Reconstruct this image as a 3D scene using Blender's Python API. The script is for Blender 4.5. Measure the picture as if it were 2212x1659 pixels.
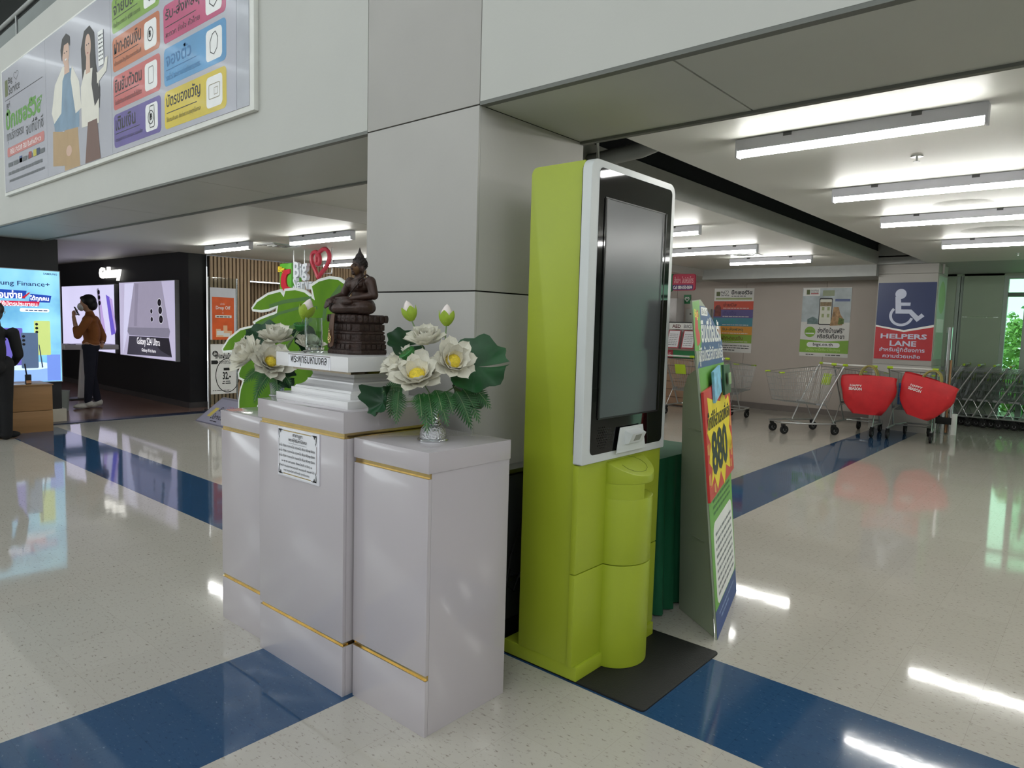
import bpy, bmesh, math, random
from mathutils import Vector, Matrix
R = math.radians
for o in list(bpy.data.objects): bpy.data.objects.remove(o)
scene = bpy.context.scene
COL = scene.collection
# ------------------------------------------------------------------ camera
CAM_H, FPX, YAW, PITCH, ROLL = 1.45, 1503.95, R(40.767), R(4.915), R(1.588)
_f = Vector((math.cos(YAW)*math.cos(PITCH), math.sin(YAW)*math.cos(PITCH), -math.sin(PITCH)))
_r0 = Vector((math.sin(YAW), -math.cos(YAW), 0)); _u0 = _r0.cross(_f)
_r = math.cos(ROLL)*_r0 + math.sin(ROLL)*_u0; _u = -math.sin(ROLL)*_r0 + math.cos(ROLL)*_u0
cam = bpy.data.cameras.new('camera'); cam.sensor_fit = 'HORIZONTAL'; cam.sensor_width = 36
cam.lens = FPX/2212*36; cam.clip_start = .05; cam.clip_end = 200
cam_o = bpy.data.objects.new('camera', cam); COL.objects.link(cam_o); scene.camera = cam_o
cam_o.matrix_world = Matrix(((_r.x, _u.x, -_f.x, 0), (_r.y, _u.y, -_f.y, 0), (_r.z, _u.z, -_f.z, CAM_H), (0, 0, 0, 1)))
CPOS = Vector((0, 0, CAM_H))
def ray(p): return _r*((p[0]-1106)/FPX) - _u*((p[1]-829.5)/FPX) + _f
def at(p, **k):                       # photo pixel -> point on a known plane of the room
    (ax, v), = k.items(); i = 'xyz'.index(ax); d = ray(p)
    return CPOS + d*((v-CPOS[i])/d[i])
# ------------------------------------------------------------------ world, exposure
SKY_STRENGTH = 3.2
TUBE_STRENGTH = 46.0
w = bpy.data.worlds.new('overcast_sky'); scene.world = w; w.use_nodes = True
bg = w.node_tree.nodes['Background']; bg.inputs[0].default_value = (.90, .97, 1.0, 1); bg.inputs[1].default_value = SKY_STRENGTH
vs = scene.view_settings; vs.view_transform = 'Standard'; vs.look = 'None'; vs.exposure = 0.05; vs.gamma = 1; vs.use_curve_mapping = False
scene.cycles.use_denoising = True
scene.cycles.max_bounces = 10; scene.cycles.glossy_bounces = 5; scene.cycles.transparent_max_bounces = 16; scene.cycles.caustics_reflective = False; scene.cycles.caustics_refractive = False
scene.cycles.sample_clamp_indirect = 6
# ------------------------------------------------------------------ materials
MATS = {}
def lin(c):
    f = lambda v: v/12.92 if v <= .04045 else ((v+.055)/1.055)**2.4
    return tuple(f(v/255) for v in c)
def mat(name, rgb=None, rough=.5, metal=0., spec=.5, var=.04, scale=8., bump=0., bscale=60., emit=None, alpha=None, coat=0., trans=0., ior=1.45, tint2=None, stretch=None):
    if name in MATS: return MATS[name]
    m = bpy.data.materials.new(name); m.use_nodes = True; nt = m.node_tree; N = nt.nodes; Lk = nt.links
    b = N['Principled BSDF']; c = lin(rgb)
    b.inputs['Roughness'].default_value = rough; b.inputs['Metallic'].default_value = metal
    b.inputs['Specular IOR Level'].default_value = spec; b.inputs['IOR'].default_value = ior
    if coat: b.inputs['Coat Weight'].default_value = coat; b.inputs['Coat Roughness'].default_value = .05
    if trans: b.inputs['Transmission Weight'].default_value = trans
    if alpha is not None: b.inputs['Alpha'].default_value = alpha
    tc = N.new('ShaderNodeTexCoord'); mp = N.new('ShaderNodeMapping'); Lk.new(tc.outputs['Object'], mp.inputs[0])
    if stretch: mp.inputs['Scale'].default_value = stretch
    no = N.new('ShaderNodeTexNoise'); no.inputs['Scale'].default_value = scale; no.inputs['Detail'].default_value = 4
    Lk.new(mp.outputs[0], no.inputs['Vector'])
    rp = N.new('ShaderNodeValToRGB'); Lk.new(no.outputs['Fac'], rp.inputs[0])
    lo = tuple(max(0, v*(1-var)) for v in c); hi = tuple(min(1, v*(1+var)) for v in c)
    if tint2: hi = lin(tint2)
    rp.color_ramp.elements[0].color = lo+(1,); rp.color_ramp.elements[0].position = .3
    rp.color_ramp.elements[1].color = hi+(1,); rp.color_ramp.elements[1].position = .7
    Lk.new(rp.outputs[0], b.inputs['Base Color'])
    if bump:
        n2 = N.new('ShaderNodeTexNoise'); n2.inputs['Scale'].default_value = bscale; n2.inputs['Detail'].default_value = 3
        Lk.new(mp.outputs[0], n2.inputs['Vector'])
        bp = N.new('ShaderNodeBump'); bp.inputs['Strength'].default_value = bump; bp.inputs['Distance'].default_value = .01
        Lk.new(n2.outputs['Fac'], bp.inputs['Height']); Lk.new(bp.outputs[0], b.inputs['Normal'])
    if emit:
        Lk.new(rp.outputs[0], b.inputs['Emission Color']); b.inputs['Emission Strength'].default_value = emit
    MATS[name] = m; return m
def floor_mat(name, base, dark, light, rough):
    m = bpy.data.materials.new(name); m.use_nodes = True; nt = m.node_tree; N = nt.nodes; Lk = nt.links; b = N['Principled BSDF']
    tc = N.new('ShaderNodeTexCoord')
    mp = N.new('ShaderNodeMapping'); mp.inputs['Scale'].default_value = (90, 38, 60); Lk.new(tc.outputs['Object'], mp.inputs[0])
    n1 = N.new('ShaderNodeTexNoise'); n1.inputs['Scale'].default_value = 1; n1.inputs['Detail'].default_value = 5; n1.inputs['Roughness'].default_value = .65
    Lk.new(mp.outputs[0], n1.inputs['Vector'])
    rp = N.new('ShaderNodeValToRGB'); e = rp.color_ramp.elements
    e[0].position = .31; e[0].color = lin(dark)+(1,); e[1].position = .78; e[1].color = lin(light)+(1,)
    for p in (.42, .62):
        k = e.new(p); k.color = lin(base)+(1,)
    Lk.new(n1.outputs['Fac'], rp.inputs[0])
    # tile joints every 0.305 m, only just visible, and a slight tone per tile
    br = N.new('ShaderNodeTexBrick'); br.offset = 0; br.inputs['Scale'].default_value = 1; br.inputs['Brick Width'].default_value = .305; br.inputs['Row Height'].default_value = .305
    br.inputs['Mortar Size'].default_value = .0007; br.inputs['Color1'].default_value = (1, 1, 1, 1); br.inputs['Color2'].default_value = (.955, .955, .95, 1); br.inputs['Mortar'].default_value = (.78, .77, .75, 1)
    Lk.new(tc.outputs['Object'], br.inputs['Vector'])
    mx = N.new('ShaderNodeMix'); mx.data_type = 'RGBA'; mx.blend_type = 'MULTIPLY'; mx.inputs[0].default_value = 1
    Lk.new(rp.outputs[0], mx.inputs[6]); Lk.new(br.outputs[0], mx.inputs[7]); Lk.new(mx.outputs[2], b.inputs['Base Color'])
    n3 = N.new('ShaderNodeTexNoise'); n3.inputs['Scale'].default_value = 1.3; Lk.new(tc.outputs['Object'], n3.inputs['Vector'])
    mr = N.new('ShaderNodeMapRange'); mr.inputs['To Min'].default_value = rough*.7; mr.inputs['To Max'].default_value = rough*1.4
    Lk.new(n3.outputs['Fac'], mr.inputs[0]); Lk.new(mr.outputs[0], b.inputs['Roughness'])
    n2 = N.new('ShaderNodeTexNoise'); n2.inputs['Scale'].default_value = 7; n2.inputs['Detail'].default_value = 4; Lk.new(tc.outputs['Object'], n2.inputs['Vector'])
    bp = N.new('ShaderNodeBump'); bp.inputs['Strength'].default_value = .05; bp.inputs['Distance'].default_value = .006
    Lk.new(n2.outputs['Fac'], bp.inputs['Height']); Lk.new(bp.outputs[0], b.inputs['Normal'])
    b.inputs['Specular IOR Level'].default_value = .5
    MATS[name] = m; return m
def pane_mat(name, rgb, op=.25, rough=.03):       # thin sheet of glass or acrylic: mostly see-through, mirrors a little
    if name in MATS: return MATS[name]
    m = bpy.data.materials.new(name); m.use_nodes = True; nt = m.node_tree; N = nt.nodes; Lk = nt.links; N.remove(N['Principled BSDF'])
    t = N.new('ShaderNodeBsdfTransparent'); t.inputs[0].default_value = tuple(lin(rgb))+(1,)
    g = N.new('ShaderNodeBsdfGlossy'); g.inputs['Roughness'].default_value = rough; g.inputs[0].default_value = (.9, .95, .93, 1)
    no = N.new('ShaderNodeTexNoise'); no.inputs['Scale'].default_value = 5
    fr = N.new('ShaderNodeFresnel'); fr.inputs[0].default_value = 1.45
    ad = N.new('ShaderNodeMath'); ad.operation = 'MULTIPLY_ADD'; ad.inputs[1].default_value = .03; Lk.new(no.outputs['Fac'], ad.inputs[0]); Lk.new(fr.outputs[0], ad.inputs[2])
    ad.use_clamp = True
    ge = N.new('ShaderNodeNewGeometry'); inv = N.new('ShaderNodeMath'); inv.operation = 'SUBTRACT'; inv.inputs[0].default_value = 1; Lk.new(ge.outputs['Backfacing'], inv.inputs[1])
    ml = N.new('ShaderNodeMath'); ml.operation = 'MULTIPLY'; Lk.new(ad.outputs[0], ml.inputs[0]); Lk.new(inv.outputs[0], ml.inputs[1])
    mx = N.new('ShaderNodeMixShader'); Lk.new(ml.outputs[0], mx.inputs[0]); Lk.new(t.outputs[0], mx.inputs[1]); Lk.new(g.outputs[0], mx.inputs[2])
    Lk.new(mx.outputs[0], N['Material Output'].inputs[0]); MATS[name] = m; return m
# ------------------------------------------------------------------ mesh building
def top_of(o):
    while o.parent: o = o.parent
    return o
class MB:
    def __init__(s): s.v = []; s.f = []; s.m = []; s.mi = 0
    def add(s, v, f):
        b = len(s.v); s.v += [Vector(p) for p in v]; s.f += [tuple(i+b for i in q) for q in f]; s.m += [s.mi]*len(f); return s
    def box(s, x0, x1, y0, y1, z0, z1):
        return s.add([(x0,y0,z0),(x1,y0,z0),(x1,y1,z0),(x0,y1,z0),(x0,y0,z1),(x1,y0,z1),(x1,y1,z1),(x0,y1,z1)],
                     [(0,3,2,1),(4,5,6,7),(0,1,5,4),(1,2,6,5),(2,3,7,6),(3,0,4,7)])
    def xbox(s, c, sx, sy, sz, rot=None):      # box with size, optional rotation matrix
        M = rot.to_3x3() if rot is not None else Matrix.Identity(3); c = Vector(c)
        p = [c + M @ Vector((a*sx/2, b*sy/2, d*sz/2)) for d in (-1, 1) for a, b in ((-1,-1),(1,-1),(1,1),(-1,1))]
        return s.add(p, [(0,3,2,1),(4,5,6,7),(0,1,5,4),(1,2,6,5),(2,3,7,6),(3,0,4,7)])
    def prism(s, poly, a, b, O=(0,0,0), U=(1,0,0), V=(0,1,0), Nn=(0,0,1)):
        O, U, V, Nn = map(Vector, (O, U, V, Nn)); n = len(poly)
        p = [O + U*q[0] + V*q[1] + Nn*a for q in poly] + [O + U*q[0] + V*q[1] + Nn*b for q in poly]
        ar = sum(poly[i][0]*poly[(i+1)%n][1]-poly[(i+1)%n][0]*poly[i][1] for i in range(n))
        fl = (ar > 0) == (U.cross(V).dot(Nn)*(b-a) > 0)
        fs = [tuple(range(n))[::-1], tuple(range(n, 2*n))] + [(i, (i+1) % n, n+(i+1) % n, n+i) for i in range(n)]
        return s.add(p, fs if fl else [q[::-1] for q in fs])
    def tube(s, pts, r, seg=8, cap=True, rs=None):
        pts = [Vector(p) for p in pts]; n = len(pts); ring = []; up = None
        for i, p in enumerate(pts):
            d = (pts[min(i+1, n-1)] - pts[max(i-1, 0)]).normalized()
            if up is None: up = Vector((0,0,1)) if abs(d.z) < .9 else Vector((1,0,0))
            a = d.cross(up).normalized(); up = a.cross(d).normalized()
            rr = rs[i] if rs else r
            ring.append([p + (a*math.cos(2*math.pi*k/seg) + up*math.sin(2*math.pi*k/seg))*rr for k in range(seg)])
        v = [q for g in ring for q in g]
        f = [(i*seg+k, i*seg+(k+1) % seg, (i+1)*seg+(k+1) % seg, (i+1)*seg+k) for i in range(n-1) for k in range(seg)]
        if cap: f += [tuple(range(seg))[::-1], tuple((n-1)*seg+k for k in range(seg))]
        return s.add(v, f)
    def lathe(s, prof, c=(0,0,0), seg=24, ax=None):
        c = Vector(c); M = ax.to_3x3() if ax is not None else Matrix.Identity(3); v = []; f = []; n = len(prof)
        for r, z in prof:
            for k in range(seg):
                t = 2*math.pi*k/seg; v.append(c + M @ Vector((r*math.cos(t), r*math.sin(t), z)))
        f = [(i*seg+k, i*seg+(k+1) % seg, (i+1)*seg+(k+1) % seg, (i+1)*seg+k) for i in range(n-1) for k in range(seg)]
        f += [tuple(range(seg))[::-1], tuple((n-1)*seg+k for k in range(seg))]
        return s.add(v, f)
    def ell(s, c, rx, ry, rz, rot=None, seg=14, rings=9):
        prof = [(math.sin(math.pi*i/rings), -math.cos(math.pi*i/rings)) for i in range(rings+1)]
        M = rot.to_3x3() if rot is not None else Matrix.Identity(3); c = Vector(c); v = []; 
        for r, z in prof[1:-1]:
            for k in range(seg):
                t = 2*math.pi*k/seg; v.append(c + M @ Vector((rx*r*math.cos(t), ry*r*math.sin(t), rz*z)))
        n = rings-1; b = len(v); v += [c + M @ Vector((0,0,-rz)), c + M @ Vector((0,0,rz))]
        f = [(i*seg+k, i*seg+(k+1) % seg, (i+1)*seg+(k+1) % seg, (i+1)*seg+k) for i in range(n-1) for k in range(seg)]
        f += [(b, (k+1) % seg, k) for k in range(seg)] + [(b+1, (n-1)*seg+k, (n-1)*seg+(k+1) % seg) for k in range(seg)]
        return s.add(v, f)
    def cap(s, a, b, ra, rb, seg=12):          # tapered limb with round ends
        a, b = Vector(a), Vector(b); d = (b-a); L = d.length or 1e-6; d /= L
        s.ell(a, ra, ra, ra, seg=seg, rings=8); s.ell(b, rb, rb, rb, seg=seg, rings=8)
        return s.tube([a, b], ra, seg=seg, rs=[ra, rb])
    def sheet(s, rows, close=False):           # grid of points -> quads
        n = len(rows[0]); v = [p for r_ in rows for p in r_]
        return s.add(v, [(i*n+k, i*n+(k+1) % n, (i+1)*n+(k+1) % n, (i+1)*n+k) for i in range(len(rows)-1) for k in range(n if close else n-1)])
    def mesh(s, name, bevel=0., seg=2, angle=35, solid=0., off=None):
        me = bpy.data.meshes.new(name); o = off or Vector()
        bm = bmesh.new(); vs_ = [bm.verts.new(p - o) for p in s.v]
        for q, mi in zip(s.f, s.m):
            try: fa = bm.faces.new([vs_[i] for i in q]); fa.material_index = mi
            except ValueError: pass
        bmesh.ops.recalc_face_normals(bm, faces=bm.faces)
        if solid:
            bmesh.ops.solidify(bm, geom=bm.faces[:], thickness=solid)
        if bevel:
            ed = [e for e in bm.edges if len(e.link_faces) == 2 and e.calc_face_angle(0) > .5]
            bmesh.ops.bevel(bm, geom=ed, offset=bevel, segments=seg, affect='EDGES', profile=.6, clamp_overlap=True)
        for fa in bm.faces: fa.smooth = True
        for e in bm.edges:
            if len(e.link_faces) == 2 and e.calc_face_angle(0) > R(angle): e.smooth = False
        bm.to_mesh(me); bm.free(); return me
    def build(s, name, m, parent=None, bevel=0., seg=2, angle=35, solid=0., **props):
        off = top_of(parent).location.copy() if parent else None
        me = s.mesh(name, bevel, seg, angle, solid, off)
        for x in (m if isinstance(m, (list, tuple)) else [m]): me.materials.append(x)
        return put(name, me, parent, **props)
def put(name, me, parent=None, **props):
    o = bpy.data.objects.new(name, me); COL.objects.link(o); o.parent = parent
    for k, v in props.items():
        if v is not None: o[k] = v
    return o
def thing(name, label, cat, loc=(0,0,0), group=None):
    o = bpy.data.objects.new(name, None); COL.objects.link(o); o.location = loc; o.empty_display_size = .1
    o['label'] = label; o['category'] = cat
    if group: o['group'] = group
    return o
def tag(o, label, cat, group=None):
    o['label'] = label; o['category'] = cat
    if group: o['group'] = group
    return o
def struct(name, mb, m, parent=None, label=None, **k): return mb.build(name, m, parent, kind='structure' if parent is None else None, label=label, **k)
def box(x0, x1, y0, y1, z0, z1): return MB().box(min(x0,x1), max(x0,x1), min(y0,y1), max(y0,y1), min(z0,z1), max(z0,z1))
def rootstruct(name, label, loc=(0,0,0)):
    o = bpy.data.objects.new(name, None); COL.objects.link(o); o.location = loc; o['kind'] = 'structure'; o['label'] = label; return o
def copy_tree(o, parent=None):
    c = o.copy(); COL.objects.link(c)
    if parent: c.parent = parent
    for ch in o.children: copy_tree(ch, c)
    return c
def remesh(mb, voxel, smooth=4, name='tmp', factor=.5):    # fuse overlapping solids into one continuous skin
    me = mb.mesh(name); o = bpy.data.objects.new(name, me); COL.objects.link(o)
    a = o.modifiers.new('r', 'REMESH'); a.mode = 'VOXEL'; a.voxel_size = voxel
    if smooth: b = o.modifiers.new('s', 'SMOOTH'); b.iterations = smooth; b.factor = factor
    dg = bpy.context.evaluated_depsgraph_get(); dg.update()
    me2 = bpy.data.meshes.new_from_object(o.evaluated_get(dg)); bpy.data.objects.remove(o)
    for p in me2.polygons: p.use_smooth = True
    return me2
def blob(mb, voxel, name, m, parent, smooth=4, **props):
    off = top_of(parent).location.copy() if parent else Vector()
    me = remesh(mb, voxel, smooth, name); me.transform(Matrix.Translation(-off)); me.materials.append(m); me.name = name
    return put(name, me, parent, **props)
# ------------------------------------------------------------------ flat print on a board
_tc = {}
def text_geo(s, bold):
    if (s, bold) in _tc: return _tc[(s, bold)]
    cu = bpy.data.curves.new('t', 'FONT'); cu.body = s; cu.resolution_u = 2; cu.size = 1; cu.offset = bold; cu.fill_mode = 'BOTH'
    o = bpy.data.objects.new('t', cu); COL.objects.link(o)
    dg = bpy.context.evaluated_depsgraph_get(); dg.update()
    me = bpy.data.meshes.new_from_object(o.evaluated_get(dg))
    v = [(p.co.x, p.co.y) for p in me.vertices]; f = [tuple(p.vertices) for p in me.polygons]
    bpy.data.objects.remove(o); bpy.data.meshes.remove(me)
    if not v: v = [(0,0),(1,0),(1,1)]; f = [(0,1,2)]
    x0 = min(p[0] for p in v); x1 = max(p[0] for p in v); y0 = min(p[1] for p in v); y1 = max(p[1] for p in v)
    _tc[(s, bold)] = ([((p[0]-x0)/(x1-x0), (p[1]-y0)/(y1-y0)) for p in v], f, (x1-x0)/(y1-y0))
    return _tc[(s, bold)]
def rrect(u0, v0, u1, v1, r, n=5):
    u0, u1 = min(u0,u1), max(u0,u1); v0, v1 = min(v0,v1), max(v0,v1)
    r = min(r, (u1-u0)/2.01, (v1-v0)/2.01)
    if r <= 0: return [(u0,v0),(u1,v0),(u1,v1),(u0,v1)]
    P = []
    for cx, cy, a in ((u1-r, v0+r, -90), (u1-r, v1-r, 0), (u0+r, v1-r, 90), (u0+r, v0+r, 180)):
        for i in range(n+1): t = R(a+90*i/n); P.append((cx+r*math.cos(t), cy+r*math.sin(t)))
    return P
class Board:
    def __init__(s, parent, O, U, V, h=.0006, step=.00015):
        s.p = parent; s.O, s.U, s.V = Vector(O), Vector(U).normalized(), Vector(V).normalized(); s.N = s.U.cross(s.V).normalized()
        s.h = h; s.step = step
    def P(s, px):                      # photo pixel -> (u, v) on this board
        d = ray(px); t = (s.O-CPOS).dot(s.N)/d.dot(s.N); q = CPOS + d*t - s.O; return (q.dot(s.U), q.dot(s.V))
    def _b(s, name, mb, m, parent=None, label=None): s.h += s.step; return mb.build(name, m, parent or s.p, label=label)
    def poly(s, name, pts, m, parent=None, th=.0001, label=None):
        o = s._b(name, MB().prism(pts, s.h, s.h+th, s.O, s.U, s.V, s.N), m, parent, label); s.h += max(0, th*1.2-s.step); return o
    def rect(s, name, u0, v0, u1, v1, m, r=0., parent=None, th=.0001, label=None): return s.poly(name, rrect(u0, v0, u1, v1, r), m, parent, th, label)
    def disc(s, name, u, v, r, m, parent=None, n=28, ry=None, th=.0001): return s.poly(name, [(u+r*math.cos(2*math.pi*k/n), v+(ry or r)*math.sin(2*math.pi*k/n)) for k in range(n)], m, parent, th)
    def stroke(s, name, pts, w, m, parent=None, close=False, mb=None):
        mb2 = mb or MB(); n = len(pts); L_ = []; R_ = []
        for i in range(n):
            a = pts[(i-1) % n] if close else pts[max(i-1, 0)]; b = pts[(i+1) % n] if close else pts[min(i+1, n-1)]
            dx, dy = b[0]-a[0], b[1]-a[1]; l = math.hypot(dx, dy) or 1; nx, ny = -dy/l*w/2, dx/l*w/2
            L_.append((pts[i][0]+nx, pts[i][1]+ny)); R_.append((pts[i][0]-nx, pts[i][1]-ny))
        for i in range(n if close else n-1):
            j = (i+1) % n; mb2.prism([R_[i], R_[j], L_[j], L_[i]], s.h+s.step, s.h+s.step+.0001, s.O, s.U, s.V, s.N)
        if mb is None: return s._b(name, mb2, m, parent)
    def text(s, txt, u0, v0, u1, v1, m, bold=.0, name='lettering', parent=None, th=None, fit=True, align='c', shear=0., label=None):
        g, f, asp = text_geo(txt, bold)
        if not fit:
            wd = (v1-v0)*asp
            if wd < u1-u0:
                if align == 'c': c = (u0+u1)/2; u0, u1 = c-wd/2, c+wd/2
                elif align == 'l': u1 = u0+wd
                else: u0 = u1-wd
            else:
                hh = (u1-u0)/asp; c = (v0+v1)/2; v0, v1 = c-hh/2, c+hh/2
        hh = s.h + s.step; vv = [s.O + s.U*(u0+a*(u1-u0)+shear*b*(v1-v0)) + s.V*(v0+b*(v1-v0)) + s.N*hh for a, b in g]
        mb = MB().add(vv, f)
        if th:
            me_f = list(f); n = len(vv); edge = {}
            for q in f:
                for i in range(len(q)): edge[(q[i], q[(i+1) % len(q)])] = 1
            side = [(a, b) for (a, b) in edge if (b, a) not in edge]
            mb = MB().add([p + s.N*th for p in vv] + vv, f + [tuple(i+n for i in q[::-1]) for q in f] + [(a, b, b+n, a+n)[::-1] for a, b in side])
        s.h += s.step
        return mb.build(name, m, parent or s.p, label=label)
def smallprint(b, name, rect_list, m, seed=1, parent=None, fill=.72):    # unreadable small print: rows of little word bars
    rnd = random.Random(seed); mb = MB(); b.h += b.step
    for (u0, v0, u1, v1) in rect_list:
        u = u0
        while u < u1:
            L_ = (v1-v0)*rnd.uniform(1.2, 4.5); e = min(u+L_, u1)
            mb.prism([(u, v0), (e, v0), (e, v0+(v1-v0)*fill), (u, v0+(v1-v0)*fill)], b.h, b.h+.0001, b.O, b.U, b.V, b.N); u = e+(v1-v0)*.6
    o = mb.build(name, m, parent or b.p); o['kind'] = 'stuff'; return o
# ================================================================== the setting
ZS, ZC, ZL = 2.351, 2.50, 2.38
PX0, PX1, PY0, PY1 = 2.14, 2.885, 2.065, 2.81
BAND = 5.62
cream = floor_mat('cream_vinyl_tile', (182,177,168), (128,121,111), (194,190,182), .055)
blue = floor_mat('blue_vinyl_tile', (44,76,110), (32,60,92), (112,138,162), .06)
white_paint = mat('pale_grey_wall_paint', (172,169,164), .55, var=.03, scale=2.5, bump=.05, bscale=40)
fascia_m = mat('white_fascia_paint', (187,187,181), .6, var=.03, scale=1.5, bump=.12, bscale=25)
grey_soffit = mat('grey_soffit_board', (184,186,178), .45, var=.03, scale=2)
dark_trim = mat('dark_grey_edge_bead', (104,106,100), .5)
ceil_m = mat('white_gloss_ceiling_board', (206,206,199), .48, var=.02, scale=1.5, spec=.4)
plenum = mat('dark_ceiling_void', (30,33,38), .8)
gapm = mat('dark_joint', (28,27,26), .8)
struct('floor', box(-9, 20, -9, 10.2, -.1, 0), cream)
struct('floor_stripe', box(2.24, 2.845, -9, 10.0, -.05, .0006), blue, label='blue vinyl tile band running under the white altar')
struct('floor_stripe.001', box(-9, 2.24, 2.122, 2.727, -.05, .0006), blue)
struct('floor_stripe.002', box(2.845, 11.75, 2.122, 2.727, -.05, .0006), blue)
shopfloor = mat('brown_wood_vinyl', (132,104,94), .2, var=.15, scale=3, stretch=(1, 14, 1))
struct('floor_shop', box(-4, 20, 10.38, 22, -.1, .004), shopfloor)
struct('trim_1', box(-4, 11, 10.2, 10.38, -.1, .012), mat('navy_threshold', (42,50,72), .25))
struct('floor_outdoor', box(14.35, 40, -14, 16, -.2, -.08), mat('outdoor_paving', (120,122,112), .8, bump=.2))
# beam with fascia and soffit
struct('wall_fascia', box(PX0, PX1, -9, PY0-.004, ZS+.012, 4.155).box(PX0, PX1, PY1+.004, 22, ZS+.012, 4.155), fascia_m)
so = rootstruct('ceiling_soffit', 'grey boarded underside of the low beam', (PX0, 0, ZS))
ys = [-9]; 
for (a, b_) in ((-9, -3.2), (-3.194, 1.196), (1.204, PY0-.002), (PY1+.002, 4.75), (4.756, 6.6), (6.606, 8.4), (8.406, 22)):
    box(PX0+.035, PX1-.03, a, b_, ZS, ZS+.012).build('soffit_board', grey_soffit, so)
for (a, b_) in ((-9, PY0-.002), (PY1+.002, 22)):
    box(PX0+.001, PX0+.034, a, b_, ZS-.003, ZS+.012).build('edge_bead', dark_trim, so)
    box(PX1-.029, PX1-.001, a, b_, ZS-.012, ZS+.012).build('edge_bead', dark_trim, so)
# pillar clad in panels with open joints
pl = rootstruct('pillar', 'pale grey panel clad column behind the white altar', (2.5, 2.44, 0))
box(PX0+.012, PX1-.012, PY0+.012, PY1-.012, 0, 4.2).build('core', gapm, pl)
for z0, z1 in ((0, 1.583), (1.589, ZS-.002), (ZS+.004, 4.2)):
    box(PX0, PX0+.012, PY0+.0005, PY1, z0, z1).build('panel', white_paint, pl, bevel=.001)
    if z0 < 2.3:
        box(PX0+.0125, PX1, PY0, PY0+.0115, z0, z1).build('panel', white_paint, pl, bevel=.001)
        box(PX0+.0125, PX1, PY1-.0115, PY1, z0, z1).build('panel', white_paint, pl, bevel=.001)
        box(PX1-.0115, PX1, PY0+.012, PY1-.012, z0, z1).build('panel', white_paint, pl)
# ceilings: right bay, middle bay, low left bay, and the void between
struct('ceiling_right', box(PX1, 11.6, -9, 2.147, ZC, ZC+.014), ceil_m)
struct('ceiling_middle', box(PX1, 11.6, PY1, BAND, ZC, ZC+.014), ceil_m)
struct('ceiling_left', box(PX1, 20, BAND, 10.55, ZL, ZL+.014), ceil_m)
struct('trim_2', box(PX1, 11.7, BAND-.014, BAND, ZL, ZC+.014), white_paint)
struct('trim_3', box(PX1, 11.7, PY1-.014, PY1, ZC-.0, 2.69), mat('bulkhead_paint', (176,177,172), .5))
struct('ceiling_void', box(PX1, 14.25, -9, 22, 3.0, 3.05), plenum)
struct('wall_void', box(PX1+.3, 11.7, PY1+.002, PY1+.012, 2.69, 3.0), plenum)
struct('wall_void.001', box(11.58, 11.6, 2.0, PY1, ZC+.3, 3.0), plenum)
# small broken patch of board left in the void next to the beam
struct('trim_4', box(PX1+.02, 3.32, 2.2, PY1-.02, 2.56, 2.572), white_paint)
for k, (y, z, r_, a, b_) in enumerate(((2.34, 2.72, .03, 2.95, 11.5), (2.58, 2.76, .045, 2.95, 11.5))):
    p = MB().tube([(a, y, z), (b_, y, z)], r_, 10).build('service_pipe', mat('dark_pipe', (70,74,80), .5), None)
    tag(p, 'thick dark pipe running through the ceiling gap' if k else 'thin dark pipe running through the ceiling gap', 'pipe')
d = MB().tube([(3.98, 2.2, 2.63), (3.98, 2.4, 2.585), (3.98, 2.79, 2.56)], .052, 12).build('duct_pipe', mat('grey_duct', (128,130,128), .4), None)
tag(d, 'grey duct crossing the open ceiling gap', 'duct')
# mezzanine seen over the fascia
struct('floor_mezzanine', box(PX1-.4, 12, -9, 22, 4.1, 4.15), mat('mezzanine_slab', (70,72,70), .7))
struct('wall_mezzanine', box(3.9, 4.0, -9, 22, 4.15, 7.2), mat('mezzanine_shade_wall', (46,49,47), .7))  # dark grey stands in for the dimness of the mezzanine
struct('ceiling_mezzanine', box(1.6, 4.0, -9, 22, 7.2, 7.3), mat('mezzanine_ceiling', (60,62,60), .7))
rl = thing('guard_rail', 'brushed steel guard rail above the white fascia', 'railing', (2.35, 8.6, 4.15))
steel = mat('brushed_steel', (176,178,178), .28, metal=1, var=.05)
chrome = mat('polished_chrome', (200,202,204), .12, metal=1, var=.02)
MB().tube([(2.35, 3.2, 4.62), (2.35, 14, 4.62)], .026, 12).build('top_rail', steel, rl)
for y in (3.6, 5.4, 7.3, 9.19, 11, 12.8):
    box(2.335, 2.365, y-.02, y+.02, 4.15, 4.60).build('post', steel, rl)
gl = pane_mat('smoked_glass', (90,96,92), rough=.5)
for a, b_ in ((3.63, 5.37), (5.43, 7.27), (7.33, 9.16), (9.22, 10.97), (11.03, 12.77)):
    box(2.346, 2.354, a, b_, 4.2, 4.55).build('glass_pane', gl, rl)
for k, y in enumerate((7.75, 8.35)):
    c = box(3.2, 3.5, y-.1, y+.1, 4.15, 7.2).build('mezzanine_post', mat('dark_brown_post', (40,34,32), .6), None, bevel=.006)
    c['kind'] = 'structure'
# the hall the camera stands in: unseen walls and slotted roof, added to limit skylight
hall_m = mat('hall_wall_paint', (196,196,192), .6)
struct('wall_unseen_hall', box(-9.1, -9, -9, 22, 0, 4.9), hall_m)
struct('wall_unseen_hall.001', box(-9, PX0, -9.1, -9, 0, 4.9), hall_m)
struct('wall_unseen_hall.002', box(-9, PX0, 22, 22.1, 0, 7.2), hall_m)
for k in range(10): struct('ceiling_added_beam', box(-9, 1.7, -9+3.2*k, -6.55+3.2*k, 7.2, 7.35), hall_m)
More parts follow.
